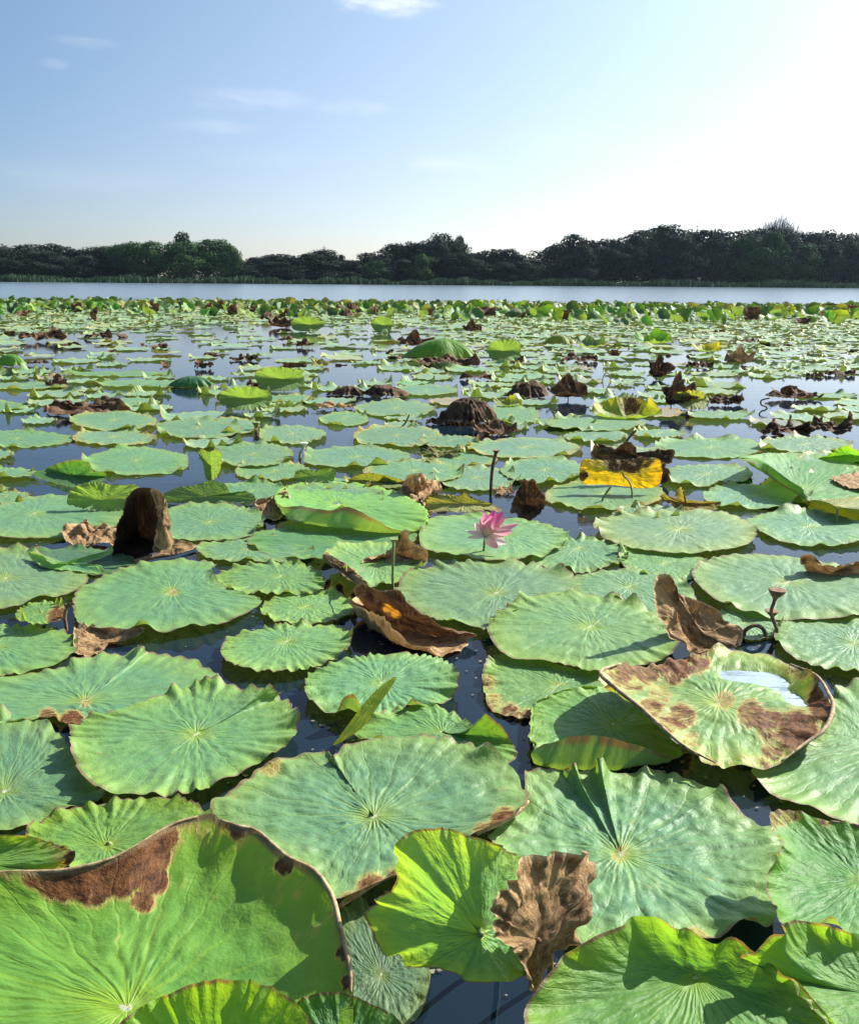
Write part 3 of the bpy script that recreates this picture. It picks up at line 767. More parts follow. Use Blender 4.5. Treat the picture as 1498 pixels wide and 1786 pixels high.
# ------------------------------------------------------------------ middle distance, flat leaves
MID = [
 ('flat leaf cut by the left edge left of the low brown heap', -20, 708, 150, 20), ('narrow flat leaf right of the low brown heap at left', 232, 700, 96, 13),
 ('flat leaf just below the low brown heap at left', 198, 733, 150, 34), ('flat leaf cut by the left edge above the open blue water', 30, 765, 195, 30),
 ('pinkish pale leaf with dark underside left of centre', 198, 762, 146, 26), ('flat leaf with dotted dark edge behind the small twisted leaf', 345, 747, 152, 34),
 ('long pale leaf right of the dark curled leaf at left', 238, 804, 190, 50), ('sliver of leaf at the left edge between two blue gaps', -20, 792, 92, 20),
 ('thin leaf at the left edge left of the dark curled leaf', 0, 824, 130, 20), ('small leaf at the left edge left of the frilled lime leaf', 12, 866, 92, 24),
 ('leaf just right of the blue gap with a tiny dark bud', 510, 757, 122, 32), ('leaf touching the small twisted leaf on its right', 440, 793, 146, 40),
 ('leaf behind the small rolled olive leaf', 478, 822, 132, 36), ('broad leaf right of the tiny white-topped stalk', 622, 797, 192, 38),
 ('leaf with a humped blue-green fold left of its heart', 692, 760, 152, 38), ('leaf under the tan withered patch at centre', 600, 730, 88, 26),
 ('broad pale leaf left of the brown bristly dome', 690, 712, 142, 28), ('broad leaf behind the yellow and brown crumpled leaf', 722, 822, 172, 42),
 ('leaf behind the long folded lime leaf, left part', 440, 856, 132, 32), ('leaf right of the two lime leaves standing in water', 400, 742, 112, 28),
 ('yellow-green topped body of the long folded lime leaf', 582, 868, 172, 50), ('small leaf ringed by brown behind the seed stalk', 890, 725, 104, 34),
 ('broad leaf with white glints right of the seed stalk', 915, 781, 204, 36), ('leaf shaded by the yellow bowl leaf at right', 1040, 738, 172, 26),
 ('leaf left of the seed stalk, farther one', 800, 800, 132, 32), ('leaf left of the seed stalk, nearer one', 830, 834, 152, 40),
 ('leaf right of the seed stalk behind the red-brown hooded leaf', 950, 820, 152, 42), ('leaf in the shadow of the yellow blistered leaf', 1052, 862, 208, 60),
 ('narrow leaf behind the yellow blistered leaf, left', 1040, 760, 112, 20), ('narrow leaf between brown ring leaf and broad glinting leaf', 785, 768, 104, 20),
 ('broad leaf right of the yellow blistered leaf, far side', 1240, 781, 204, 36), ('leaf left of the lime-crested folded leaf', 1232, 828, 164, 40),
 ('leaf behind the lime-crested folded leaf', 1405, 775, 164, 30), ('leaf right of the lime-crested folded leaf', 1465, 850, 164, 56),
 ('pale thin leaf right below the yellow bowl leaf', 1150, 756, 92, 16), ('pale thin leaf right of the red-brown peaked leaf', 1256, 723, 114, 14),
 ('long leaf near the small floating leaf cluster at left, back row', 200, 652, 190, 9), ('long leaf at left edge above the low brown heap', 40, 672, 160, 12),
 ('long leaf behind the dark green curl at left', 255, 668, 180, 12), ('thin leaf in front of the two lime leaves standing in water', 500, 695, 100, 14),
 ('thin leaf beside the dark humped leaf, centre', 745, 680, 110, 18), ('leaf between the brown ring leaf and the yellow bowl leaf', 985, 735, 110, 14),
 ('leaf in front of the rolled olive leaf', 590, 845, 120, 26), ('leaf left of the yellow and brown small twisted leaf at right', 1130, 895, 120, 24),
 ('leaf at the right edge below the brown heap', 1450, 800, 120, 24), ('leaf beyond the brown heap at far right', 1440, 690, 110, 10),
 ('small leaf at left edge behind the wide leaf', -30, 850, 90, 16),
]
for i, (lb, cx, cy, w_, h_) in enumerate(MID):
    E(lb, cx, cy, w_, h_, h=0.010 + 0.009 * (i % 3), color=[G_, (.14, .27, .12), (.13, .26, .105)][i % 3], alpha=.6, rimdead=[0, 0, .4, 0, .5][i % 5], seed=200 + i)

_a = by_label('huge green leaf')
margin(_a, '-60,1540,.145 0,1523,.15 115,1518,.16 210,1491,.17 295,1441,.18 345,1424,.185', [.0025, .0035, .0035, .003, .003, .002])
margin(_a, '385,1431,.185 415,1441,.19 450,1451,.185 500,1494,.185 550,1521,.185 580,1566,.18 595,1626,.17 610,1686,.16 612,1733,.14', [.002, .003, .0035, .004, .0045, .0045, .004, .004, .002])
_o5 = by_label('largest blue-green leaf')
margin(_o5, '922,1398,.055 900,1416,.055 870,1432,.052 828,1456,.05', [.003, .009, .012, .005], name='rolled_margin')
margin(_o5, '692,1524,.05 660,1534,.045 625,1556,.04 592,1582,.035', [.004, .009, .010, .004], name='rolled_margin')
_x5 = by_label('dying half-folded leaf')
margin(_x5, '1083,1157,.10 1047,1172,.13 1073,1200,.14 1118,1236,.12 1163,1277,.1 1198,1305,.08 1248,1331,.07', [.002, .006, .006, .006, .005, .004, .002])
margin(_x5, '1363,1328,.06 1400,1300,.07 1438,1272,.09 1453,1235,.10 1445,1210,.10 1423,1178,.10 1378,1158,.08', [.002, .004, .006, .006, .005, .004, .002])
margin(by_label('lime green leaf with pale dead corner'), '1448,1433,.15 1498,1441,.15 1560,1458,.15', [.002, .004, .003])
# ------------------------------------------------------------------ curled, folded and withered leaves
W = dict(kind='withered_lotus_leaf', cat='withered leaf', deadbase=1.0)
def sub_h(name, parent, c, pts, mat, color, **kw):
    """a further sheet of the same thing, traced with heights"""
    me, o, _ = blade_mesh(name, P(*c), to_world(parse(pts, 0.0)), mat=mat, **kw)
    ob = link(name, me, parent, o - np.array(parent.location)); ob.color = (*color, 1)
    return ob
_b = F('brown boat-shaped dying leaf at the centre with an orange spot inside and pinkish tip', (705, 1112),
  '610,1053,.085 640,1064,.09 675,1088,.10 697,1106,.085 720,1126,.05 749,1144,.02 771,1148,.012 800,1136,.012 816,1116,.015 765,1104,.012 705,1086,.012 655,1060,.02 622,1042,.05',
  ch=.006, color=BN, mat=TAN, NA=180, NR=30, pw=4.0, crum=.016, crs=13, ruff=.004, curls=2, curlh=.012, blis=.004, **W)
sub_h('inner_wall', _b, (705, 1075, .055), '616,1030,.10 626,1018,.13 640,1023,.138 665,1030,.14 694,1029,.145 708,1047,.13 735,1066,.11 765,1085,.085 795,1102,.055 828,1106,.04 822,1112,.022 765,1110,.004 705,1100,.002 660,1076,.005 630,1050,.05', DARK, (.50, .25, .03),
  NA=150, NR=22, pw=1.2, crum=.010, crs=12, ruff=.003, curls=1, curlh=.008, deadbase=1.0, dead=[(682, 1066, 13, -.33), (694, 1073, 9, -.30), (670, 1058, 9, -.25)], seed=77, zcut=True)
sub_h('upper_margin', _b, (600, 995, .075), '560,968,.075 570,966,.085 600,982,.09 622,1000,.10 640,1016,.12 640,1030,.11 622,1020,.09 596,1002,.075 572,984,.06', TAN, BN, NA=70, NR=8, pw=1.0, crum=.006, crs=14, ruff=.002, curls=0, deadbase=1.0, seed=78)
F('upright brown horn-shaped dead leaf above the water-filled leaf', (1222, 1112),
  '1148,1016,-.01 1157,1006,0 1174,1006,0 1183,1033,.03 1204,1043,.04 1233,1053,.05 1258,1068,.05 1263,1082,.05 1288,1090,.03 1300,1106,.0 1294,1124,-.03 1268,1134,-.05 1216,1136,-.07 1182,1114,-.06 1160,1078,-.05 1150,1043,-.03',
  Y=(1225, 1125), yaw=.55, ch=.04, color=BN, mat=TAN, NA=190, NR=36, pw=1.0, crum=.022, crs=11, ruff=.004, zcut=False, curls=3, curlh=.02, flip=True, **W)
_hn = [o for o in COL.objects if o.get('label', '').startswith('upright brown horn')][0]
HORN = _hn
# tall brown leaf with its rolled foot
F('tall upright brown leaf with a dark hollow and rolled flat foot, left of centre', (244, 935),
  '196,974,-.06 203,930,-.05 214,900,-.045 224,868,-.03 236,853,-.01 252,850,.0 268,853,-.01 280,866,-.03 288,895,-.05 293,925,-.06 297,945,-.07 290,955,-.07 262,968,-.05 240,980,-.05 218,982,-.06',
  Y=(250, 970), ch=.13, color=BN, mat=HOLLOW_SHADE, NA=180, NR=32, pw=2.4, crum=.010, crs=13, ruff=.004, zcut=False, curls=0, flip=True, **W)
_r = [o for o in COL.objects if o.get('label', '').startswith('tall upright brown')][0]
_o = np.array(_r.location)
_Y = P(250, 970)[1]
def sub_blade(name, parent, c, pts, Y, mat, color, **kw):
    """a further sheet of the same thing, in the plane y = Y (third value: depth offset)"""
    out = to_world(parse(pts, 0.0), Y)
    me, o, _ = blade_mesh(name, PY(c[0], c[1], Y + c[2]), out, mat=mat, **kw)
    ob = link(name, me, parent, o - np.array(parent.location)); ob.color = (*color, 1)
    return ob
sub_blade('fold_painted_lit', _r, (284, 912, -.10), '262,855,-.03 275,853,-.03 286,866,-.05 294,895,-.06 298,925,-.07 301,945,-.07 296,958,-.09 276,955,-.11 268,940,-.10 276,915,-.09 274,885,-.07 266,866,-.05', _Y, TAN, BN, NA=90, NR=12, pw=1.3, crum=.012, crs=16, curls=0, ruff=.003, zcut=False, deadbase=1, seed=71, flip=True)  # pale tan sheet puts the sunlit side of the leaf into its colour
sub_blade('torn_base', _r, (300, 955, -.05), '268,962,-.08 270,948,-.07 290,940,-.05 310,942,-.02 330,946,-.01 341,952,-.02 325,962,-.06 295,968,-.08', _Y, TAN, BN, NA=70, NR=10, pw=1.2, crum=.012, crs=18, curls=0, ruff=.003, zcut=False, deadbase=1, seed=72, flip=True)
sub_blade('front_fold', HORN, (1232, 1108, -.085), '1186,1046,-.02 1198,1060,-.03 1213,1086,-.05 1232,1098,-.055 1262,1090,-.05 1294,1104,-.03 1292,1124,-.05 1262,1133,-.08 1220,1131,-.09 1192,1104,-.07 1182,1070,-.04', P(1225, 1125)[1], TAN, BN, NA=100, NR=14, pw=1.2, crum=.016, crs=15, curls=0, ruff=.003, zcut=False, deadbase=1, seed=79, flip=True)
tube('rolled_margin', [P(232, 981, .012) - _o, P(262, 972, .018) - _o, P(300, 965, .018) - _o, P(340, 954, .016) - _o], [.010, .012, .012, .008], DRYSTEM, _r, np.zeros(3))
F('pale tan crumpled scrap between the tall brown leaf and the blue gap', (160, 930),
  '110,935,.03 112,918,.06 135,912,.05 150,905,.09 160,915,.06 200,920,.05 205,945,.02 170,955,.01 130,948,.015', color=(.3, .25, .05), mat=TAN, NA=110, NR=18, crum=.03, crs=14, pw=1.4, ch=.03, **W)
F('narrow pale green folded leaf pointing at the foot of the tall brown leaf', (120, 984),
  '50,962,.05 75,970,.06 92,984,.05 140,974,.05 192,960,.04 194,966,.03 150,983,.04 178,986,.05 178,1000,.03 130,995,.03 95,992,.03 70,985,.04 56,975,.04', color=(.17, .36, .12), NA=110, NR=12, ruff=.003, scal=.003, curls=0, h=.04, ch=.035, pw=1.0)
F('dark brown torn leaf edge below the big round leaf at left', (190, 1122),
  '130,1098,.03 165,1093,.03 210,1096,.04 250,1094,.05 235,1108,.03 215,1118,.02 190,1120,.015 170,1130,.01 172,1142,.01 140,1146,.01 128,1125,.02', color=BN, mat=TAN, NA=110, NR=18, crum=.014, crs=16, ch=.01, **W)
# lime folds
F('frilled lime leaf folded upright behind the tall brown leaf at left', (178, 872),
  '118,880,-.03 122,858,0 140,845,0 165,840,.0 190,844,.01 215,846,.01 240,846,.01 245,870,-.02 230,890,-.06 200,896,-.08 165,893,-.08 138,886,-.06', Y=(178, 893), ch=.0, color=(.18, .38, .06), stem=True, NA=130, NR=20, pw=1.2, ruff=.014, nr=17, scal=.03, curls=0, zcut=True, flip=True)
F('deep green leaf margin standing up between the tall brown leaf and the lime fold', (360, 866),
  '285,862,-.02 310,850,0 340,846,0 365,838,.01 392,845,.0 405,864,-.01 425,856,0 445,866,.0 440,876,-.02 400,878,-.05 340,877,-.05 290,876,-.04', Y=(360, 876), ch=-.02, color=(.10, .30, .03), NA=120, NR=16, pw=1.0, ruff=.006, zcut=True, curls=0, flip=True)
F('long lime leaf folded over like a lip, left of the pink lotus flower', (590, 880),
  '478,868,.07 500,848,.03 560,838,.02 640,846,.02 700,862,.03 740,885,.06 746,905,.05 738,922,.03 700,931,.02 650,928,.03 600,922,.05 540,914,.06 502,905,.07',
  lip='478,868,.07 500,848,.03 560,838,.02 640,846,.02 700,862,.03 741,885,.06 747,905,.05 738,922,.035 690,925,.05 660,910,.10 610,884,.14 575,890,.125 520,882,.12 494,884,.10',
  h=.03, ch=.03, color=(.15, .36, .05), stem=False, NA=200, NR=26, ruff=.005, low=.005, pw=2.0, curls=0)
F('peach-tan withered tip at the left end of the long folded lime leaf', (475, 880),
  '440,878,.04 452,870,.06 470,868,.06 500,853,.08 500,864,.07 488,878,.05 500,890,.03 480,905,.015 455,900,.015 450,888,.02', color=(.4, .25, .08), mat=TAN, NA=100, NR=16, crum=.02, crs=16, ch=.03, **W)
F('dark green curled leaf standing in the blue water at left', (125, 828),
  '58,828,.03 85,815,.06 110,805,.10 135,802,.12 155,808,.11 162,822,.08 185,828,.03 170,842,.01 135,850,.005 100,843,.01', color=(.05, .16, .04), ch=.02, NA=110, NR=18, pw=2.0, curls=0, ruff=.005, stem=True)
F('small twisted green leaf rolled upright in the blue gap', (368, 812),
  '345,788,.0 352,783,.0 366,788,.0 374,785,-.02 386,790,-.04 386,812,-.05 380,830,-.03 370,838,.0 358,834,-.02 354,812,-.03', Y=(368, 838), ch=.02, color=(.14, .30, .06), NA=90, NR=14, pw=1.3, curls=0, zcut=False, stem=True, flip=True)
F('small rolled olive leaf with frilled top right of the twisted one', (548, 830),
  '514,836,.0 516,822,.0 530,818,.01 550,820,.01 575,816,.01 585,822,.0 582,836,-.03 560,844,-.06 530,845,-.05', Y=(548, 845), ch=.01, color=(.17, .26, .05), NA=100, NR=14, pw=1.3, ruff=.010, scal=.03, curls=0, zcut=False, flip=True)
F('olive speckled leaf margin bent up right of the rolled olive leaf', (650, 838),
  '600,835,.02 640,826,.07 660,827,.07 690,834,.05 710,842,.03 700,850,.015 655,852,.01 615,845,.015', color=(.13, .20, .05), ch=.012, NA=90, NR=14, deadbase=.22, crum=.006)
F('yellow and tan crumpled leaf with a pale torn crest, up-left of the pink flower', (728, 862),
  '700,855,.03 706,832,.10 722,826,.15 738,825,.15 745,836,.10 765,838,.06 770,858,.04 750,868,.03 752,900,.01 740,895,.01 735,880,.02 705,878,.02', color=(.45, .36, .07), mat=TAN, NA=120, NR=20, crum=.03, crs=14, ch=.03, deadbase=.8, kind='withered_lotus_leaf', cat='withered leaf')
F('long olive-brown folded leaf directly behind the pink lotus flower', (805, 878),
  '742,880,-.0 748,864,.0 775,862,.01 800,864,.01 810,857,.01 825,868,.0 850,876,.0 875,888,-.02 850,892,-.06 800,895,-.08 745,893,-.06', Y=(805, 893), ch=.0, color=(.20, .19, .04), mat=LEAF, NA=110, NR=16, pw=1.2, deadbase=.36, zcut=True, kind='withered_lotus_leaf', cat='withered leaf', flip=True, rimdead=.3)
F('red-brown hooded leaf with a peaked top right of the pink flower', (920, 880),
  '892,872,.0 903,850,.0 912,833,.02 922,836,.02 932,834,.02 940,852,.0 953,872,-.02 945,893,-.06 925,905,-.07 905,898,-.06 892,885,-.04', Y=(920, 905), ch=.08, color=BN, mat=DARK, NA=110, NR=20, pw=1.8, crum=.014, crs=14, zcut=False, flip=True, **W)
F('yellow blistered leaf standing on edge with a dark scorched top, right of centre', (1085, 825),
  '1014,842,-.02 1012,812,.0 1018,800,.02 1040,800,.02 1075,801,.02 1110,800,.02 1148,800,.01 1154,822,.0 1148,846,-.02 1120,852,-.03 1085,848,-.03 1050,845,-.03', Y=(1085, 862), ch=-.03, color=(.50, .36, .015), NA=140, NR=24, pw=1.0, crum=.008, crs=12, ruff=.003, scal=.008, curls=0, zcut=False, stem=True, flip=False,
  dead=[(1075, 803, 24, .75), (1100, 803, 26, .8), (1125, 800, 20, .6), (1016, 830, 10, .8), (1092, 830, 7, .5)], kind='yellow_lotus_leaf', foot=(.06, -.12))
F('dark ragged shred behind the yellow blistered leaf, its crest curling', (1095, 790),
  '1038,800,-.0 1040,774,.0 1052,780,.02 1065,790,.02 1080,776,.03 1095,770,.02 1108,780,.01 1112,795,.0 1150,800,.0 1152,785,.02 1176,785,.02 1172,805,.0 1160,815,-.02 1168,835,-.02 1150,842,.0 1146,805,0', Y=(1095, 845), ch=.05, color=BN, mat=DARK, NA=130, NR=20, pw=1.0, crum=.03, crs=13, zcut=False, flip=True, **W)
F('small yellow-brown twisted leaf on the pale round leaf, middle right', (1200, 876),
  '1150,866,.05 1165,865,.06 1180,868,.05 1186,850,.12 1192,852,.12 1196,868,.06 1225,872,.05 1256,876,.04 1250,888,.02 1210,894,.01 1185,890,.01 1165,878,.02', color=(.30, .28, .05), mat=TAN, NA=110, NR=18, crum=.022, crs=15, ch=.02, deadbase=.6, kind='withered_lotus_leaf', cat='withered leaf')
F('large folded leaf with a lime crest and black shadow under it, right middle distance', (1400, 855),
  '1290,797,.16 1320,800,.17 1345,815,.17 1370,835,.14 1398,850,.11 1410,870,.06 1440,872,.03 1500,865,.02 1530,840,.02 1500,812,.03 1440,796,.03 1370,790,.05',
  lip='1290,797,.16 1312,808,.16 1328,820,.14 1350,838,.11 1385,858,.08 1408,874,.05 1440,873,.03 1500,866,.02 1532,840,.02 1500,811,.03 1440,795,.03 1370,789,.05', h=.04, ch=.03, color=(.13, .33, .08), NA=160, NR=22, pw=1.6, ruff=.006, curls=0, stem=True)
E('near half of the lime-crested folded leaf lying shaded on the water', 1320, 865, 190, 42, h=.02, color=(.12, .29, .13), seed=61)
F('yellow-olive leaf folded down at the right edge, shading the pale leaf below it', (1460, 885),
  '1400,876,.02 1440,872,.05 1500,868,.07 1560,872,.08 1570,895,.05 1510,908,.03 1470,902,.02 1430,890,.02', Y=None, color=(.26, .30, .04), ch=.10, NA=110, NR=16, stem=True, deadbase=.2, curls=0)
F('lime leaf tip rising at the right edge below the brown heap', (1490, 790),
  '1428,800,.03 1450,790,.08 1475,776,.14 1498,785,.12 1550,795,.1 1560,812,.05 1500,812,.02 1450,808,.015', color=(.13, .34, .04), ch=.03, NA=100, NR=16, stem=True, curls=0)
F('pinkish brown dead patch cut by the right edge beside the lime-crested leaf', (1490, 838),
  '1450,835 1470,828 1500,826 1550,835 1540,850 1498,852 1465,845', h=.04, color=BN, mat=TAN, NA=80, NR=12, crum=.012, crs=12, **W)
F('long dry leaf rolled like a log at the right edge above the shaded broad leaf', (1450, 993),
  '1397,968,.10 1412,962,.13 1430,975,.10 1450,985,.09 1475,984,.09 1500,978,.09 1560,985,.08 1570,1010,.03 1500,1018,.01 1460,1012,.01 1425,1008,.01 1408,1000,.02', color=BN, mat=TAN, NA=140, NR=22, crum=.02, crs=10, ch=.05, pw=1.3, **W)
F('stiff narrow rolled leaf pointing up out of the dark gap at centre', (648, 1232),
  '578,1302,.0 592,1285,.0 625,1240,.0 655,1205,.0 690,1180,.0 684,1196,.0 662,1228,-.01 645,1255,-.015 625,1275,-.015 600,1292,-.01', Y=(590, 1300), color=(.10, .20, .04), ch=-.008, NA=90, NR=10, pw=1.0, ruff=.0, scal=0, low=.002, curls=0, deadbase=.2, zcut=False, cat='rolled leaf', kind='rolled_lotus_leaf')
F('twisted pinkish brown dead leaf behind the brown boat-shaped leaf', (690, 965),
  '632,990,.03 640,975,.05 668,968,.06 690,955,.09 700,938,.14 710,930,.16 718,945,.12 728,955,.10 745,968,.07 742,978,.04 720,985,.03 700,998,.01 665,1000,.01 640,1000,.01', color=BN, mat=TAN, NA=140, NR=24, crum=.04, crs=14, ch=.03, **W)

# ---- generic forms for the middle distance, given by their box in the photo
def blob(label, x0, y0, x1, y1, form, color=BN, mat=None, seed=1, base=None, group=None, kind=None, cat=None, db=None, **kw):
    """form: heap (crumpled, low), dome (drooping umbrella), fan (standing sheet), bowl, tent (peaked)"""
    rs = np.random.RandomState(seed * 13 + 5)
    cx = (x0 + x1) / 2; by = y1
    foot = P(cx, by, 0)
    H = PY(cx, y0, foot[1] + 0.05)[2]
    mat = mat or DARK
    n = {'heap': 20, 'tent': 16}.get(form, 18)
    pts = []
    hw = (x1 - x0) / 2 * foot[1] / FPX * 1.02
    dep = {'heap': .55, 'dome': .55, 'fan': .12, 'bowl': .6, 'tent': .4}[form] * hw
    dep = max(dep, .08)
    c0 = np.array([P(cx, by, 0)[0], foot[1] + dep, 0])
    for i in range(n):
        a = 2 * math.pi * i / n
        k = 1 + rs.uniform(-.14, .14)
        up = 1 if math.sin(a) > -.3 else .45
        if form == 'heap':
            k = rs.uniform(.75, 1.12) if i % 2 else rs.uniform(.6, .95)
            z = (.008 + H * .15 * rs.rand()) if i % 2 else H * rs.uniform(.25, .75) * up
        elif form == 'tent':
            k = rs.uniform(.75, 1.1) if i % 2 else rs.uniform(.5, .9)
            z = H * (1.0 if i == n // 4 else .75 if i == n // 4 + 1 else rs.uniform(.35, .72) * (1 if math.sin(a) > 0 else .45))
        elif form == 'dome': z = .01 + .02 * rs.rand()
        elif form == 'bowl': z = H * (.5 + .5 * rs.rand()) * (.4 + .6 * (math.sin(a) > 0))
        else: z = max(0.01, H * (.5 + .52 * math.sin(a)) * (1 + rs.uniform(-.05, .05)))
        X, Yy = math.cos(a) * hw * k, math.sin(a) * dep * k
        if form == 'fan': Yy = dep * (math.cos(2 * a) * .8 + math.sin(a))
        pts.append(c0 + np.array([X, Yy, z]))
    cz = {'heap': H * .3, 'dome': H, 'fan': H * .45, 'bowl': .015, 'tent': .03}[form]
    c = c0 + np.array([hw * (rs.uniform(-.6, .6) if form == 'tent' else rs.uniform(-.15, .15)), 0, cz])
    if form == 'fan': c[1] += dep * 1.3
    live = mat is LEAF
    par = dict(NA=110, NR=14, pw={'heap': 1.5, 'dome': 2.2, 'fan': 1.3, 'bowl': 2.2, 'tent': 1.8}[form], ruff=.012, nr=17, low=.01, curls=3, curlh=.03,
               crum=(0 if live else {'heap': .30, 'dome': .22, 'tent': .25}.get(form, .2) * min(H, .16)), crs=11, deadbase=(0.0 if live else 1.0) if db is None else db, seed=seed, flip=(form == 'fan'), mat=mat)
    par.update(kw)
    kind = kind or ('raised_lotus_leaf' if live else 'withered_lotus_leaf')
    st = form in ('fan', 'bowl', 'dome', 'tent')
    me, o, _ = blade_mesh('leaf_blade' if st else kind, c, np.array(pts), **par)
    return put(kind, label, cat or ('raised leaf' if live else 'withered leaf'), me, o, jit(color), c if st else None, group, STEM if live else DRYSTEM, 'leaf_blade')

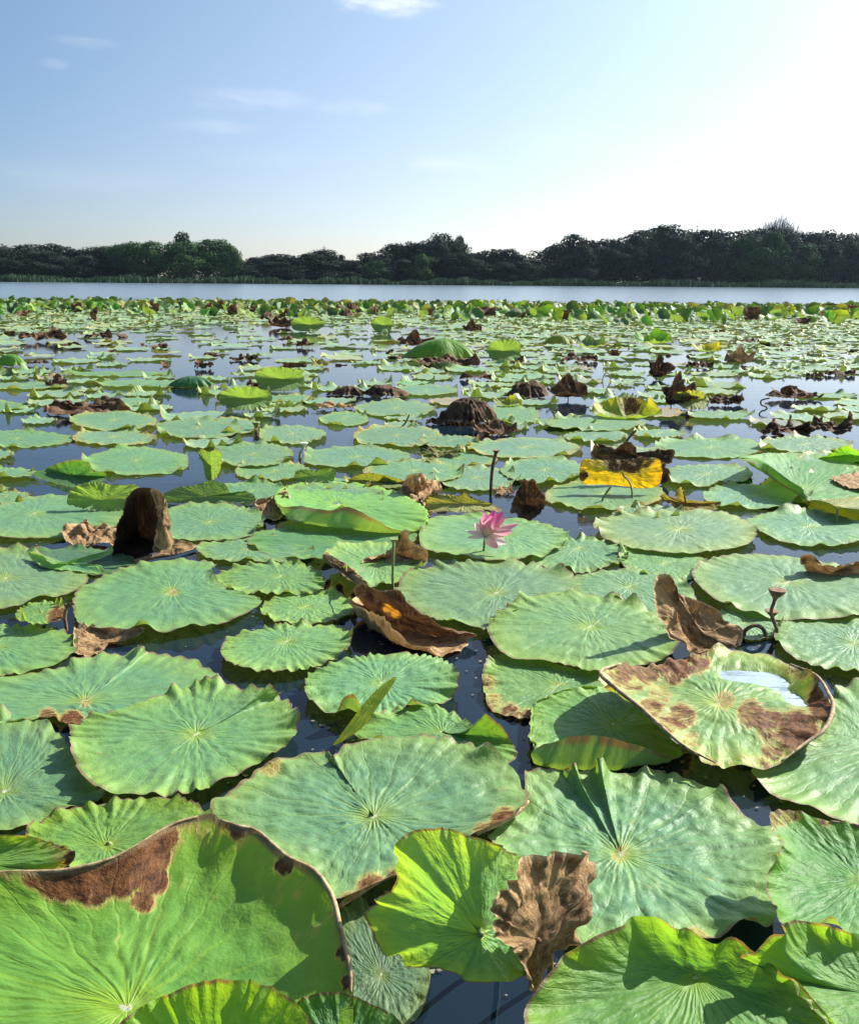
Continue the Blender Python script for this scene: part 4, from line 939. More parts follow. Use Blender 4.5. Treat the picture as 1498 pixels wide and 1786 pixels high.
LIM = (.15, .35, .04)
MIDW = [
 ('low reddish brown heap of withered leaf in the water at far left', 57, 680, 212, 728, 'heap', BN, DARK, {}),
 ('small brown peaked scrap just behind the low reddish brown heap', 70, 652, 118, 676, 'tent', BN, DARK, {}),
 ('lime cupped leaf standing in open water with its rim up, left of centre', 440, 640, 532, 682, 'fan', (.20, .36, .03), LEAF, dict(stem=1)),
 ('darker green leaf lying half in the water before the lime cupped leaf', 378, 676, 470, 716, 'fan', (.09, .24, .03), LEAF, {}),
 ('small brown curled tip against the lime cupped leaf', 428, 650, 455, 676, 'heap', BN, DARK, {}),
 ('dark green curl on the water left of the lime cupped leaf', 288, 657, 366, 678, 'dome', (.05, .17, .06), LEAF, {}),
 ('brown bristly dome-shaped dead leaf at centre', 762, 696, 866, 742, 'dome', BN, DARK, dict(nr=26, ruff=.02)),
 ('brown leaf tail trailing left of the bristly dome', 742, 722, 800, 742, 'heap', BN, DARK, {}),
 ('olive leaf on a thin stem right of the bristly dome', 862, 690, 912, 712, 'bowl', (.20, .28, .05), LEAF, {}),
 ('flat brown ring-like dead leaf below the bristly dome', 824, 734, 908, 762, 'bowl', BN, DARK, {}),
 ('long dark folded leaf with a pale rim behind the olive one', 884, 668, 962, 696, 'dome', BN, DARK, {}),
 ('pointed dark brown leaf on a reflected stem, right of the long dark fold', 952, 652, 1036, 700, 'tent', BN, DARK, {}),
 ('yellow-green bowl-shaped leaf with brown heart, right middle distance', 1036, 694, 1156, 738, 'bowl', (.28, .36, .03), LEAF, dict(dead=[(1100, 708, 18, .7)])),
 ('tall red-brown peaked leaf standing in water at right', 1155, 648, 1222, 712, 'tent', BN, DARK, {}),
 ('olive yellow half of the red-brown peaked leaf, leaning right', 1180, 682, 1242, 714, 'fan', (.24, .22, .03), LEAF, dict(db=.3)),
 ('dark scraps trailing right of the red-brown peaked leaf', 1236, 680, 1304, 708, 'heap', BN, DARK, {}),
 ('big rumpled brown heap near the right edge, left lobe', 1332, 716, 1430, 762, 'heap', BN, DARK, {}),
 ('big rumpled brown heap near the right edge, right lobe', 1415, 708, 1500, 764, 'heap', BN, DARK, {}),
 ('flat dark arrow-shaped dead leaf floating at right', 1338, 674, 1442, 698, 'tent', BN, DARK, {}),
 ('orange-brown leaf propped like a shell at right', 1266, 604, 1328, 636, 'tent', (.4, .18, .03), TAN, dict(db=.75)),
 ('dark brown lump left of the orange-brown shell leaf', 1198, 618, 1250, 644, 'heap', BN, DARK, {}),
 ('dark upturned scrap left of the dark brown lump', 1128, 616, 1180, 662, 'tent', BN, DARK, {}),
 ('bright lime leaf tilted up on the pads at centre right', 850, 592, 912, 630, 'fan', LIM, LEAF, {}),
 ('lime topped leaf over a dark band, at centre', 708, 592, 830, 628, 'dome', (.15, .30, .03), LEAF, {}),
 ('dark brown mass with reflection under the lime topped leaf', 712, 612, 832, 640, 'heap', BN, DARK, {}),
 ('grey-brown upturned scrap left of the lime topped leaf', 690, 575, 760, 606, 'tent', BN, DARK, {}),
 ('round red-brown lump alone in open water at left', 336, 624, 370, 644, 'heap', BN, DARK, {}),
 ('reddish flattened lump right of the round one', 396, 610, 448, 630, 'heap', BN, DARK, {}),
 ('lime leaf at the left edge with a dark stalk beside it', -10, 618, 40, 640, 'dome', LIM, LEAF, {}),
 ('dark spear-like dead leaf right of the left-edge lime leaf', 40, 624, 80, 638, 'heap', BN, DARK, {}),
 ('brown tangle at the far left before the green fringe', 18, 556, 108, 596, 'heap', BN, DARK, {}),
 ('rusty brown clump before the green fringe, left', 142, 566, 190, 592, 'heap', BN, DARK, {}),
 ('pair of dark pointed scraps floating left of centre, far', 514, 590, 548, 606, 'tent', BN, DARK, {}),
 ('dark scrap beyond the pointed pair', 490, 582, 508, 596, 'heap', BN, DARK, {}),
 ('small olive curled leaf in front of the dark pointed pair', 542, 624, 572, 640, 'bowl', (.15, .2, .06), LEAF, dict(db=.25)),
 ('olive yellow upright leaf on a stem left of the grey-brown scrap', 648, 552, 686, 580, 'fan', (.22, .30, .03), LEAF, {}),
 ('bright lime leaf leaning against a brown bowl, far centre-left', 505, 552, 566, 578, 'fan', LIM, LEAF, {}),
 ('brown bowl-shaped dead leaf beside the far bright lime leaf', 466, 548, 510, 572, 'bowl', BN, DARK, {}),
 ('dark brown hut-shaped dead leaf before the fringe, centre', 806, 556, 842, 580, 'tent', BN, DARK, {}),
 ('rounded green leaf with dark underside before the fringe at right', 1110, 574, 1176, 602, 'bowl', (.10, .30, .03), LEAF, {}),
 ('yellowish leaf lying before the rounded green leaf', 1212, 594, 1260, 616, 'bowl', (.30, .36, .03), LEAF, {}),
 ('grey-green ragged leaf between the bright lime leaf and rounded green leaf', 1008, 584, 1060, 608, 'bowl', (.08, .17, .08), LEAF, dict(db=.15)),
 ('yellow-olive low leaf left of the grey-green ragged one', 952, 584, 1004, 602, 'dome', (.25, .28, .04), LEAF, {}),
 ('dark long scrap under the grey-green ragged leaf', 972, 610, 1050, 632, 'heap', BN, DARK, {}),
 ('pinkish flat dead leaf floating at centre, far of the dark fold', 802, 644, 872, 664, 'heap', (.3, .12, .10), DARK, dict(crum=.01)),
 ('dark hump of leaf behind the broad pale leaf, centre', 634, 672, 712, 694, 'dome', BN, DARK, {}),
 ('brown-topped thin leaf left of the dark hump', 570, 674, 634, 692, 'dome', BN, DARK, {}),
 ('tan withered patch on the pads left of the bristly dome', 540, 696, 620, 716, 'heap', (.3, .2, .1), TAN, dict(crum=.02)),
 ('brown sliver with pale tip behind the seed stalk leaf', 716, 778, 812, 802, 'heap', (.15, .2, .05), TAN, dict(db=.6, crum=.02)),
 ('small brown scrap at the foot of the seed stalk', 862, 846, 900, 866, 'heap', (.3, .2, .1), TAN, dict(crum=.02)),
 ('dark dead leaf floating at the far right', 1448, 640, 1500, 656, 'heap', BN, DARK, {}),
 ('small dark fish-shaped scrap left of the far right dead leaf', 1408, 644, 1440, 658, 'heap', BN, DARK, {}),
 ('thin dark scrap behind the orange-brown shell leaf', 1280, 588, 1330, 598, 'heap', BN, DARK, {}),
]
for i, (lb, x0, y0, x1, y1, fm, cl, mt, kw) in enumerate(MIDW):
    kw = dict(kw); kw.pop('stem', None)
    blob(lb, x0, y0, x1, y1, fm, cl, mt, seed=400 + i, **kw)

# ------------------------------------------------------------------ pink lotus flower
def petal_material():
    m = bpy.data.materials.new('lotus_petal'); m.use_nodes = True
    g = NB(m.node_tree)
    u = g.n('ShaderNodeUVMap'); s = g.n('ShaderNodeSeparateXYZ'); g.l(u.outputs[0], s.inputs[0])
    st = g.noise(g.comb(g.m('MULTIPLY', s.outputs[0], 14.0), s.outputs[1], 0.0), 2.0, 3.0, 0.6)
    oi = g.n('ShaderNodeObjectInfo')
    k = g.m('ADD', s.outputs[1], g.m('MULTIPLY', g.m('SUBTRACT', st, .5), .5))
    c = g.mix(g.ss(k, 0.10, 0.95), (.88, .70, .64), oi.outputs['Color'])
    pb = g.n('ShaderNodeBsdfPrincipled'); g.l(c, pb.inputs['Base Color']); pb.inputs['Roughness'].default_value = .5
    tr = g.n('ShaderNodeBsdfTranslucent'); g.l(c, tr.inputs[0])
    mx = g.n('ShaderNodeMixShader'); mx.inputs[0].default_value = .45
    g.l(pb.outputs[0], mx.inputs[1]); g.l(tr.outputs[0], mx.inputs[2])
    o = g.n('ShaderNodeOutputMaterial'); g.l(mx.outputs[0], o.inputs[0])
    return m
PETAL = petal_material()
fb = P(843, 974, 0.0)
fl = empty('lotus_flower', fb)
tag(fl, 'open pink lotus flower with loosened petals on a short stem', 'flower')
hb = PY(846, 936, fb[1])
def px_off(px, py, dy): return PY(px, py, fb[1] + dy) - fb
tube('stem', [(0, 0, -.25), (0.0, 0, 0), tuple(hb - fb)], [.007, .006, .006], STEM, fl, np.zeros(3))
def petal(base, tip, width, cup, color, side):
    base = np.array(base); tip = np.array(tip)
    d = tip - base; L = np.linalg.norm(d); d = d / L
    out = np.array(side, float); out -= d * np.dot(out, d); out /= np.linalg.norm(out)
    w = np.cross(d, out)
    nu, nv = 9, 13
    V = []; U = []
    for j in range(nv):
        t = j / (nv - 1)
        wd = width * 1.25 * (math.sin(math.pi * min(1, t * .93 + .05)) ** .75) * (1 - .25 * t) + .002
        for i in range(nu):
            s = -1 + 2 * i / (nu - 1)
            p = base + d * L * t + w * wd * s * .5 + out * (cup * math.sin(math.pi * t) * L - cup * L * .9 * s * s * math.sin(math.pi * t))
            V.append(p); U.append((i / (nu - 1), t))
    V = np.array(V); U = np.array(U)
    i = np.arange(nu * nv).reshape(nv, nu)
    f = np.stack([i[:-1, :-1].ravel(), i[:-1, 1:].ravel(), i[1:, 1:].ravel(), i[1:, :-1].ravel()], 1)
    ob = link('petal', mesh_np('petal', V, f, PETAL, U), fl); ob.color = (*color, 1)
HP, MP, PP = (.66, .10, .30), (.78, .28, .42), (.86, .60, .60)
h0 = hb - fb
for (tx, ty, dy, wd, cup, cl, sd) in [
    (876, 893, -.01, .05, .18, HP, (0, -1, 0)), (862, 891, .01, .05, .15, HP, (0, -1, 0)), (846, 894, .0, .045, .15, MP, (-.5, -1, 0)), (838, 903, -.02, .04, .12, MP, (-1, -.6, 0)),
    (868, 897, -.04, .045, .2, HP, (0, -1, .2)), (858, 900, -.045, .045, .18, MP, (0, -1, .2)), (884, 900, .01, .04, .1, MP, (1, -.5, 0)),
    (903, 914, -.01, .036, .12, MP, (.3, -.6, 1)), (893, 926, -.05, .036, .12, MP, (.3, -1, .5)), (868, 956, -.06, .038, .14, MP, (0, -1, .4)), (884, 948, -.05, .036, .1, PP, (0, -1, .4)),
    (812, 926, -.02, .034, .12, PP, (0, -.4, 1)), (815, 938, -.03, .026, .1, PP, (0, -.4, 1)), (828, 912, .0, .03, .1, PP, (-.5, -.6, .6)), (872, 905, .045, .045, .1, MP, (0, 1, 0)), (850, 904, .05, .045, .1, MP, (0, 1, 0))]:
    petal(h0, px_off(tx, ty, dy), wd, cup, cl, sd)
def cup_mesh(c, r0, r1, hgt, n=14, tilt=(0, 0)):
    V = []; prof = [(r0, 0), (r0 * 1.4, hgt * .3), (r1 * .8, hgt * .75), (r1, hgt), (r1 * .85, hgt * 1.02), (r1 * .4, hgt * .98)]
    for (r, z) in prof:
        for k in range(n):
            a = 2 * math.pi * k / n
            q = 1 + .07 * math.sin(3 * a + z * 90)
            V.append((c[0] + r * q * math.cos(a) + tilt[0] * z, c[1] + r * q * math.sin(a) + tilt[1] * z, c[2] + z))
    j = np.arange(n); jn = (j + 1) % n
    f = np.concatenate([np.stack([k * n + j, k * n + jn, (k + 1) * n + jn, (k + 1) * n + j], 1) for k in range(len(prof) - 1)])
    V.append((c[0] + tilt[0] * hgt, c[1] + tilt[1] * hgt, c[2] + hgt * .95)); e = len(V) - 1
    return np.array(V), [f, np.stack([(len(prof) - 1) * n + j, (len(prof) - 1) * n + jn, np.full(n, e)], 1)]
v, f = cup_mesh(h0 + (0, 0, .005), .006, .017, .025)
link('seed_head', mesh_np('seed_head', v, f, simple_mat('yellow_receptacle', (.5, .42, .08), (.6, .5, .12))), fl)

# ------------------------------------------------------------------ seed pods, stalks and hooks
def pod(label, base, path, head_r, head_h, mat, rad=.006, tilt=(0, 0), cat='seed pod', kind='seed_pod'):
    o = P(*base, 0)
    root = empty(kind, o); tag(root, label, cat)
    pts = [PY(x, y, o[1] + d) - o for (x, y, d) in path]
    tube('stem', [pts[0] + (0, 0, -.12)] + pts, rad, mat, root, np.zeros(3))
    if head_r:
        v, f = cup_mesh(pts[-1] - (0, 0, .003), rad * .9, head_r, head_h, tilt=tilt)
        link('pod_head', mesh_np('pod_head', v, f, mat), root)
    return root
pod('tall thin seed stalk with a small brown head rising behind the pink flower', (856, 866), [(856, 864, 0), (857, 835, 0), (860, 810, 0), (865, 790, 0)], .022, .02, DRYSTEM, .010)
pod('dried funnel-shaped seed pod on a curved stalk, the taller of two at right', (1357, 1112), [(1355, 1108, 0), (1352, 1090, 0), (1345, 1068, 0), (1350, 1050, 0)], .030, .048, DRYSTEM, .006, tilt=(.15, 0))
pod('dried funnel-shaped seed pod, the shorter of two at right', (1352, 1112), [(1356, 1105, .02), (1352, 1092, .02), (1347, 1078, .02)], .024, .03, DRYSTEM, .006, tilt=(-.2, 0))
pod('brown stalk bent into a hoop beside the upright brown horn leaf', (1297, 1115), [(1297, 1110, 0), (1303, 1097, 0), (1318, 1091, 0), (1331, 1098, 0), (1336, 1114, 0), (1334, 1134, -.02)], 0, 0, DRYSTEM, .007, cat='dry stalk', kind='dry_stalk')
pod('pale cut stem end standing in front of the brown boat-shaped leaf', (685, 1030), [(685, 1028, 0), (685, 1000, 0), (686, 965, 0), (686, 946, 0)], .018, .018, STEM, .0055, cat='cut stem', kind='cut_stem')
pod('tiny stalk with a whitish tip between two middle distance leaves', (524, 800), [(523, 800, 0), (524, 790, 0), (530, 780, 0)], .03, .035, simple_mat('pale_bud', (.45, .5, .3), (.6, .6, .45)), .01, cat='bud', kind='lotus_bud')
pod('thin bent stem in front of the yellow blistered leaf', (1055, 876), [(1050, 876, 0), (1056, 862, 0), (1066, 848, 0)], 0, 0, STEM, .006, cat='dry stalk', kind='dry_stalk')
pod('thin loop of dry stem standing in the water, right middle distance', (1052, 682), [(1056, 682, 0), (1064, 668, 0), (1064, 655, 0), (1057, 650, 0), (1051, 660, 0), (1052, 676, 0)], 0, 0, STEM, .006, cat='dry stalk', kind='dry_stalk')
pod('hook-shaped dark stem in pale water left of the rumpled brown heap', (1335, 712), [(1338, 712, 0), (1328, 706, 0), (1328, 698, 0), (1342, 694, 0)], 0, 0, DRYSTEM, .008, cat='dry stalk', kind='dry_stalk')
pod('short stalk leaning right among the pads at centre, left of the bristly dome', (700, 748), [(700, 748, 0), (708, 736, 0), (714, 722, 0)], 0, 0, STEM, .008, cat='dry stalk', kind='dry_stalk')
pod('dark bent twig behind the yellow blistered leaf', (1092, 772), [(1092, 772, 0), (1102, 758, 0), (1110, 750, 0)], 0, 0, DRYSTEM, .009, cat='dry stalk', kind='dry_stalk')
pod('tiny dark bud standing at the edge of the blue gap, centre left', (448, 752), [(447, 752, 0), (447, 746, 0)], .035, .05, STEM, .012, cat='bud', kind='lotus_bud')
pod('thin dry stem arched at the left foot of the big round leaf at left', (116, 1100), [(115, 1092, 0), (113, 1075, 0), (118, 1058, 0), (130, 1052, 0)], 0, 0, DRYSTEM, .006, cat='dry stalk', kind='dry_stalk')

# pool of water lying in the dying leaf
PZ = .051
cpt = P(1330, 1203, PZ)
n = 48
ring = resample(np.array([P(x, y, PZ) for x, y in [(1180, 1190), (1225, 1160), (1290, 1148), (1360, 1158), (1412, 1185), (1430, 1218), (1420, 1255), (1380, 1285), (1320, 1290), (1250, 1265), (1200, 1225)]]), n)
v = np.concatenate([[cpt], ring])
j = np.arange(n)
PW = bpy.data.materials.new('clear_puddle'); PW.use_nodes = True
g = NB(PW.node_tree)
t = g.n('ShaderNodeTexCoord'); psx = g.n('ShaderNodeSeparateXYZ'); g.l(t.outputs['Object'], psx.inputs[0]); b = g.n('ShaderNodeBump'); b.inputs['Distance'].default_value = .012; b.inputs['Strength'].default_value = .35
g.l(g.noise(t.outputs['Object'], 14.0, 2.0, .5, .3), b.inputs['Height'])
tr = g.n('ShaderNodeBsdfTransparent'); tr.inputs[0].default_value = (.80, .86, .82, 1)
gs = g.n('ShaderNodeBsdfGlossy'); gs.inputs['Roughness'].default_value = .05; g.l(b.outputs[0], gs.inputs['Normal'])
fr = g.n('ShaderNodeFresnel'); fr.inputs['IOR'].default_value = 1.45; g.l(b.outputs[0], fr.inputs['Normal'])
mx = g.n('ShaderNodeMixShader'); g.l(g.m('MULTIPLY', fr.outputs[0], g.ss(g.noise(g.comb(g.m('MULTIPLY', psx.outputs[0], 6.0), g.m('MULTIPLY', psx.outputs[1], 26.0), 0.0), 1.0, 3.0, .6, .8), .42, .70, .5, 7.0), clamp=True), mx.inputs[0]); g.l(tr.outputs[0], mx.inputs[1]); g.l(gs.outputs[0], mx.inputs[2])
o = g.n('ShaderNodeOutputMaterial'); g.l(mx.outputs[0], o.inputs[0])
pd = link('water_puddle', mesh_np('water_puddle', v - cpt, np.stack([np.zeros(n, int), 1 + j, 1 + (j + 1) % n], 1), PW), None, cpt)
tag(pd, 'bright pool of water lying in the dying cupped leaf', 'puddle')
# ------------------------------------------------------------------ crowded far pads
def unit_pad(seed, NA=40, NR=5, curls=8, curlh=.10, cup=.02):
    rs = np.random.RandomState(seed)
    phi = np.arange(NA) * 2 * math.pi / NA
    rad = 1 + .06 * np.sin(phi * 2 + rs.rand() * 6) + .04 * np.sin(phi * 3 + rs.rand() * 6) + .02 * np.sin(phi * 15)
    t = np.array([.3, .6, .82, .93, 1.0]) if NR == 5 else np.array([.5, .85, 1.0])
    T = t[:, None]
    z = .02 * np.sin(phi * 15)[None, :] * T ** 3 + cup * T ** 2
    for q in range(curls):
        p0 = rs.uniform(0, 2 * math.pi); wd = rs.uniform(.08, .22)
        dp = (phi - p0 + math.pi) % (2 * math.pi) - math.pi
        z = z + curlh * rs.uniform(.4, 1.3) * np.exp(-(dp / wd) ** 2)[None, :] * np.clip((T - .75) / .25, 0, 1)
    V = np.stack([T * rad * np.cos(phi), T * rad * np.sin(phi), z], 2).reshape(-1, 3)
    V = np.concatenate([[[0, 0, 0]], V])
    uv = np.concatenate([[[0, 0]], np.stack([T * np.cos(phi), T * np.sin(phi)], 2).reshape(-1, 2)])
    return V, grid_faces(len(t), NA), uv
PADS = []
for k in range(10):
    V, Fc, uv = unit_pad(50 + k, curls=6 + k % 4, curlh=.09 + .05 * (k % 3))
    PADS.append(mesh_np('lotus_leaf', V, Fc, LEAF, uv, np.full(len(V), [0, 0, 0, .12, .05, 0, .2, 0, .1, 0][k])))

def inpoly(x, y, poly):
    c = False
    for i in range(len(poly)):
        x1, y1 = poly[i]; x2, y2 = poly[i - 1]
        if (y1 > y) != (y2 > y) and x < (x2 - x1) * (y - y1) / (y2 - y1) + x1: c = not c
    return c
WATERP = [
 [(-60, 722), (60, 718), (65, 742), (120, 735), (130, 752), (-60, 752)], [(20, 785), (125, 770), (270, 776), (200, 782), (140, 788), (125, 805), (60, 812), (20, 812)],
 [(-60, 835), (65, 813), (60, 838), (120, 850), (-60, 852)], [(180, 825), (320, 785), (358, 796), (355, 838), (260, 838), (185, 835)], [(382, 813), (420, 820), (418, 840), (385, 842)],
 [(280, 700), (280, 728), (370, 728), (450, 735), (380, 715), (375, 682), (290, 680)], [(275, 757), (450, 742), (460, 774), (300, 776)], [(545, 772), (580, 758), (630, 770), (630, 782), (550, 784)],
 [(-60, 925), (112, 922), (118, 950), (60, 962), (-60, 960)], [(935, 878), (1048, 890), (1035, 920), (932, 917)], [(1303, 933), (1360, 930), (1445, 955), (1430, 968), (1300, 966)],
 [(1150, 828), (1198, 826), (1218, 852), (1178, 858)], [(1252, 878), (1292, 876), (1305, 907), (1258, 902)], [(1180, 747), (1225, 724), (1335, 745), (1325, 770), (1165, 765)],
 [(1432, 745), (1560, 720), (1560, 778), (1440, 772)], [(850, 746), (950, 750), (990, 766), (860, 766)], [(935, 690), (1020, 676), (1050, 698), (1040, 727), (948, 724)],
 [(1008, 773), (1042, 773), (1042, 798), (1003, 802)], [(1250, 660), (1560, 655), (1560, 712), (1440, 696), (1340, 745), (1240, 712)], [(545, 640), (660, 640), (650, 668), (545, 675)],
 [(270, 640), (430, 632), (430, 660), (280, 662)], [(0, 681), (60, 681), (60, 692), (0, 692)]]
SPARSE = [[(-60, 585), (200, 575), (420, 560), (660, 566), (800, 575), (660, 640), (-60, 645)], [(640, 628), (900, 640), (900, 668), (640, 668)], [(1000, 620), (1200, 600), (1250, 650), (1050, 700)]]
placed = []
for ob in list(COL.objects):
    if ob.name.split('.')[0] in ('lotus_leaf', 'withered_lotus_leaf', 'raised_lotus_leaf', 'dying_lotus_leaf', 'yellow_lotus_leaf') and ob.parent is None:
        dims = ob.dimensions if ob.type == 'MESH' else (ob.children[0].dimensions if ob.children else (0.5, 0.5, 0))
        placed.append((ob.location.x, ob.location.y, max(dims[0], dims[1]) / 2 * .9))
PW_ = [(p[0], p[1], p[2]) for p in placed]
auto = []
rs = np.random.RandomState(5)
def far_limit(x, y): return y
tries = 0
cell = {}
def near_ok(x, y, r, k):
    for gx in range(int(x) - 1, int(x) + 2):
        for gy in range(int(y) - 1, int(y) + 2):
            for (a, b, c) in cell.get((gx, gy), ()):
                if (x - a) ** 2 + (y - b) ** 2 < (k * (r + c)) ** 2: return False
    return True
for (a, b, c) in PW_: cell.setdefault((int(a), int(b)), []).append((a, b, c))
for it in range(34000):
    u = rs.rand()
    y = 5.2 + (36 - 5.2) * u ** .85
    hwid = y * .53 + 1.0
    x = rs.uniform(-hwid, hwid)
    px, py = to_px(np.array([[x, y, 0.0]]))[0]
    if py > 900: continue
    r = rs.uniform(.20, .36) * (1 if rs.rand() > .2 else .7)
    if any(inpoly(px, py, p) for p in WATERP): continue
    if any(inpoly(px, py, p) for p in SPARSE) and rs.rand() < .97: continue
    if not near_ok(x, y, r, .92 if y > 9 else .88): continue
    cell.setdefault((int(x), int(y)), []).append((x, y, r))
    auto.append((y, x, r))
auto.sort()
def far_color():
    k = rs.rand()
    if k < .88: return jit((.17, .29, .145), .10)
    if k < .95: return jit((.16, .29, .11), .15)
    return jit((.24, .22, .13), .2)
NFL = sum(1 for ob in COL.objects if ob.name.startswith('lotus_leaf') and ob.parent is None)
n_ind = max(0, 290 - NFL)
PADOBS = []
for (y, x, r) in auto[:n_ind]:
    ob = link('lotus_leaf', PADS[rs.randint(10)], None, (x, y, .005 + .012 * rs.rand()))
    ob.scale = (r, r * rs.uniform(.85, 1.1), .32)
    ob.rotation_euler = (rs.uniform(-.015, .015), rs.uniform(-.015, .015), rs.uniform(0, 6.28))
    ob.color = (*far_color(), .4)
    ob['category'] = 'lotus leaf'; ob['group'] = 'flat lotus leaves crowding the middle distance'
    PADOBS.append((ob, *to_px(np.array([[x, y, 0.0]]))[0]))
LMK = [(135, 705, 'the low reddish brown heap'), (486, 662, 'the lime cupped leaf'), (424, 697, 'the half-sunk darker green leaf'), (327, 668, 'the dark green curl'), (814, 716, 'the brown bristly dome'),
 (866, 748, 'the brown ring-like leaf'), (994, 677, 'the pointed dark brown leaf'), (923, 682, 'the long dark fold'), (1096, 716, 'the yellow-green bowl leaf'), (1190, 680, 'the red-brown peaked leaf'),
 (1381, 740, 'the left brown heap'), (1458, 738, 'the right brown heap'), (1390, 688, 'the dark arrow-shaped leaf'), (1297, 620, 'the orange-brown shell leaf'), (1154, 640, 'the dark upturned scrap'),
 (880, 612, 'the bright tilted lime leaf'), (770, 612, 'the lime topped leaf'), (353, 634, 'the lone red-brown lump'), (422, 620, 'the reddish flattened lump'), (60, 630, 'the dark spear-like scrap'), (94, 664, 'the small brown peaked scrap'),
 (555, 632, 'the small olive curled leaf'), (530, 598, 'the dark pointed pair'), (1085, 825, 'the yellow blistered leaf'), (860, 800, 'the tall seed stalk'), (548, 830, 'the small rolled olive leaf'), (368, 812, 'the small twisted leaf'),
 (125, 828, 'the dark curled leaf at left'), (673, 683, 'the dark hump of leaf'), (728, 862, 'the yellow and tan crumpled leaf'), (1350, 830, 'the lime-crested folded leaf'), (837, 654, 'the pinkish dead leaf'), (580, 706, 'the tan withered patch'),
 (1200, 876, 'the yellow-brown twisted leaf'), (1476, 648, 'the far right dead leaf'), (178, 872, 'the frilled lime leaf'), (1011, 621, 'the dark long scrap'), (1060, 665, 'the thin stem loop'), (524, 790, 'the white-tipped stalk')]
used = {}
for (ob, a_, b_) in PADOBS:
    best = min(LMK, key=lambda L: (L[0] - a_) ** 2 + ((L[1] - b_) * 2.5) ** 2)
    dx_, dy_ = a_ - best[0], (b_ - best[1]) * 3
    side = 'left of' if dx_ < 0 else 'right of'
    if abs(dy_) > abs(dx_): side = 'behind' if dy_ < 0 else 'in front of'
    elif abs(dy_) > abs(dx_) * .4: side = ('behind and ' if dy_ < 0 else 'in front and ') + side
    used.setdefault((best[2], side), []).append(((dx_ ** 2 + dy_ ** 2), ob))
ORD = ['nearest', 'second nearest', 'third nearest', 'fourth nearest', 'fifth nearest', 'sixth nearest', 'seventh nearest', 'eighth nearest', 'ninth nearest', 'tenth nearest', 'eleventh nearest', 'twelfth nearest', 'thirteenth nearest']
for (nm, side), lst in used.items():
    lst.sort(key=lambda q: q[0])
    for i, (_, ob) in enumerate(lst):
        ob['label'] = ('flat green pad %s %s' % (side, nm)) if len(lst) == 1 else ('flat green pad %s %s, %s' % (side, nm, ORD[min(i, 12)]))
# the rest: one sheet of many
def merge(items, protos):
    VV, UU, DD, F3, F4, off = [], [], [], [], [], 0
    for (k, M, tr, dv) in items:
        V, Fc, uv = protos[k]
        VV.append(V @ M.T + tr); UU.append(uv); DD.append(np.full(len(V), dv))
        F3.append(Fc[0] + off); F4.append(Fc[1] + off); off += len(V)
    return np.concatenate(VV), [np.concatenate(F3), np.concatenate(F4)], np.concatenate(UU), np.concatenate(DD)
def rotm(a, b, c, s):
    M = np.array(Matrix.Rotation(c, 3, 'Z') @ Matrix.Rotation(b, 3, 'Y') @ Matrix.Rotation(a, 3, 'X'))
    return M @ np.diag(s)
lowp = [unit_pad(90 + k, NA=22, NR=3, curls=4, curlh=.14) for k in range(8)]
for tone in range(3):
    pass
items = [(rs.randint(8), rotm(rs.uniform(-.03, .03), rs.uniform(-.03, .03), rs.uniform(0, 6.28), (r, r, .35)), np.array([x, y, .01 + .02 * rs.rand()]), [0, 0, 0, .15, .3][rs.randint(5)]) for (y, x, r) in auto[n_ind:]]
V, Fc, uv, dd = merge(items, lowp)
ob = link('distant_lotus_pads', mesh_np('distant_lotus_pads', V, Fc, LEAF, uv, dd)); ob.color = (.18, .295, .15, .3)
tag(ob, 'mass of tiny floating lotus pads filling the far water before the upright green fringe', 'lotus pads', kind='stuff')

# crumbs of dead leaf and pale specks in place of glints on pads and water
rs = np.random.RandomState(77)
VV, FF, DDm = [], [], []
for k in range(1500):
    px, py = rs.uniform(-10, 1510), 640 + 1100 * rs.rand() ** 1.6
    q = P(px, py, 0)
    VV.append((q[0], q[1])); DDm.append(rs.uniform(.002, .0055) * (1 + q[1] * .12))
nb_ = len(VV)
V = []
for (x, y), s_ in zip(VV, DDm):
    a = rs.uniform(0, 6.28)
    for k in range(4):
        r_ = s_ * rs.uniform(.5, 1.2)
        V.append((x + r_ * math.cos(a + k * 1.57) * 1.4, y + r_ * math.sin(a + k * 1.57), .0035 + .002 * rs.rand()))
i4 = np.arange(nb_) * 4
ob = link('floating_debris', mesh_np('floating_debris', np.array(V), np.stack([i4, i4 + 1, i4 + 2, i4 + 3], 1), simple_mat('debris', (.10, .08, .04), (.30, .27, .16), 40, .8), smooth=False))
tag(ob, 'tiny crumbs of dead leaf and pale glint specks scattered on the water', 'debris', kind='stuff')
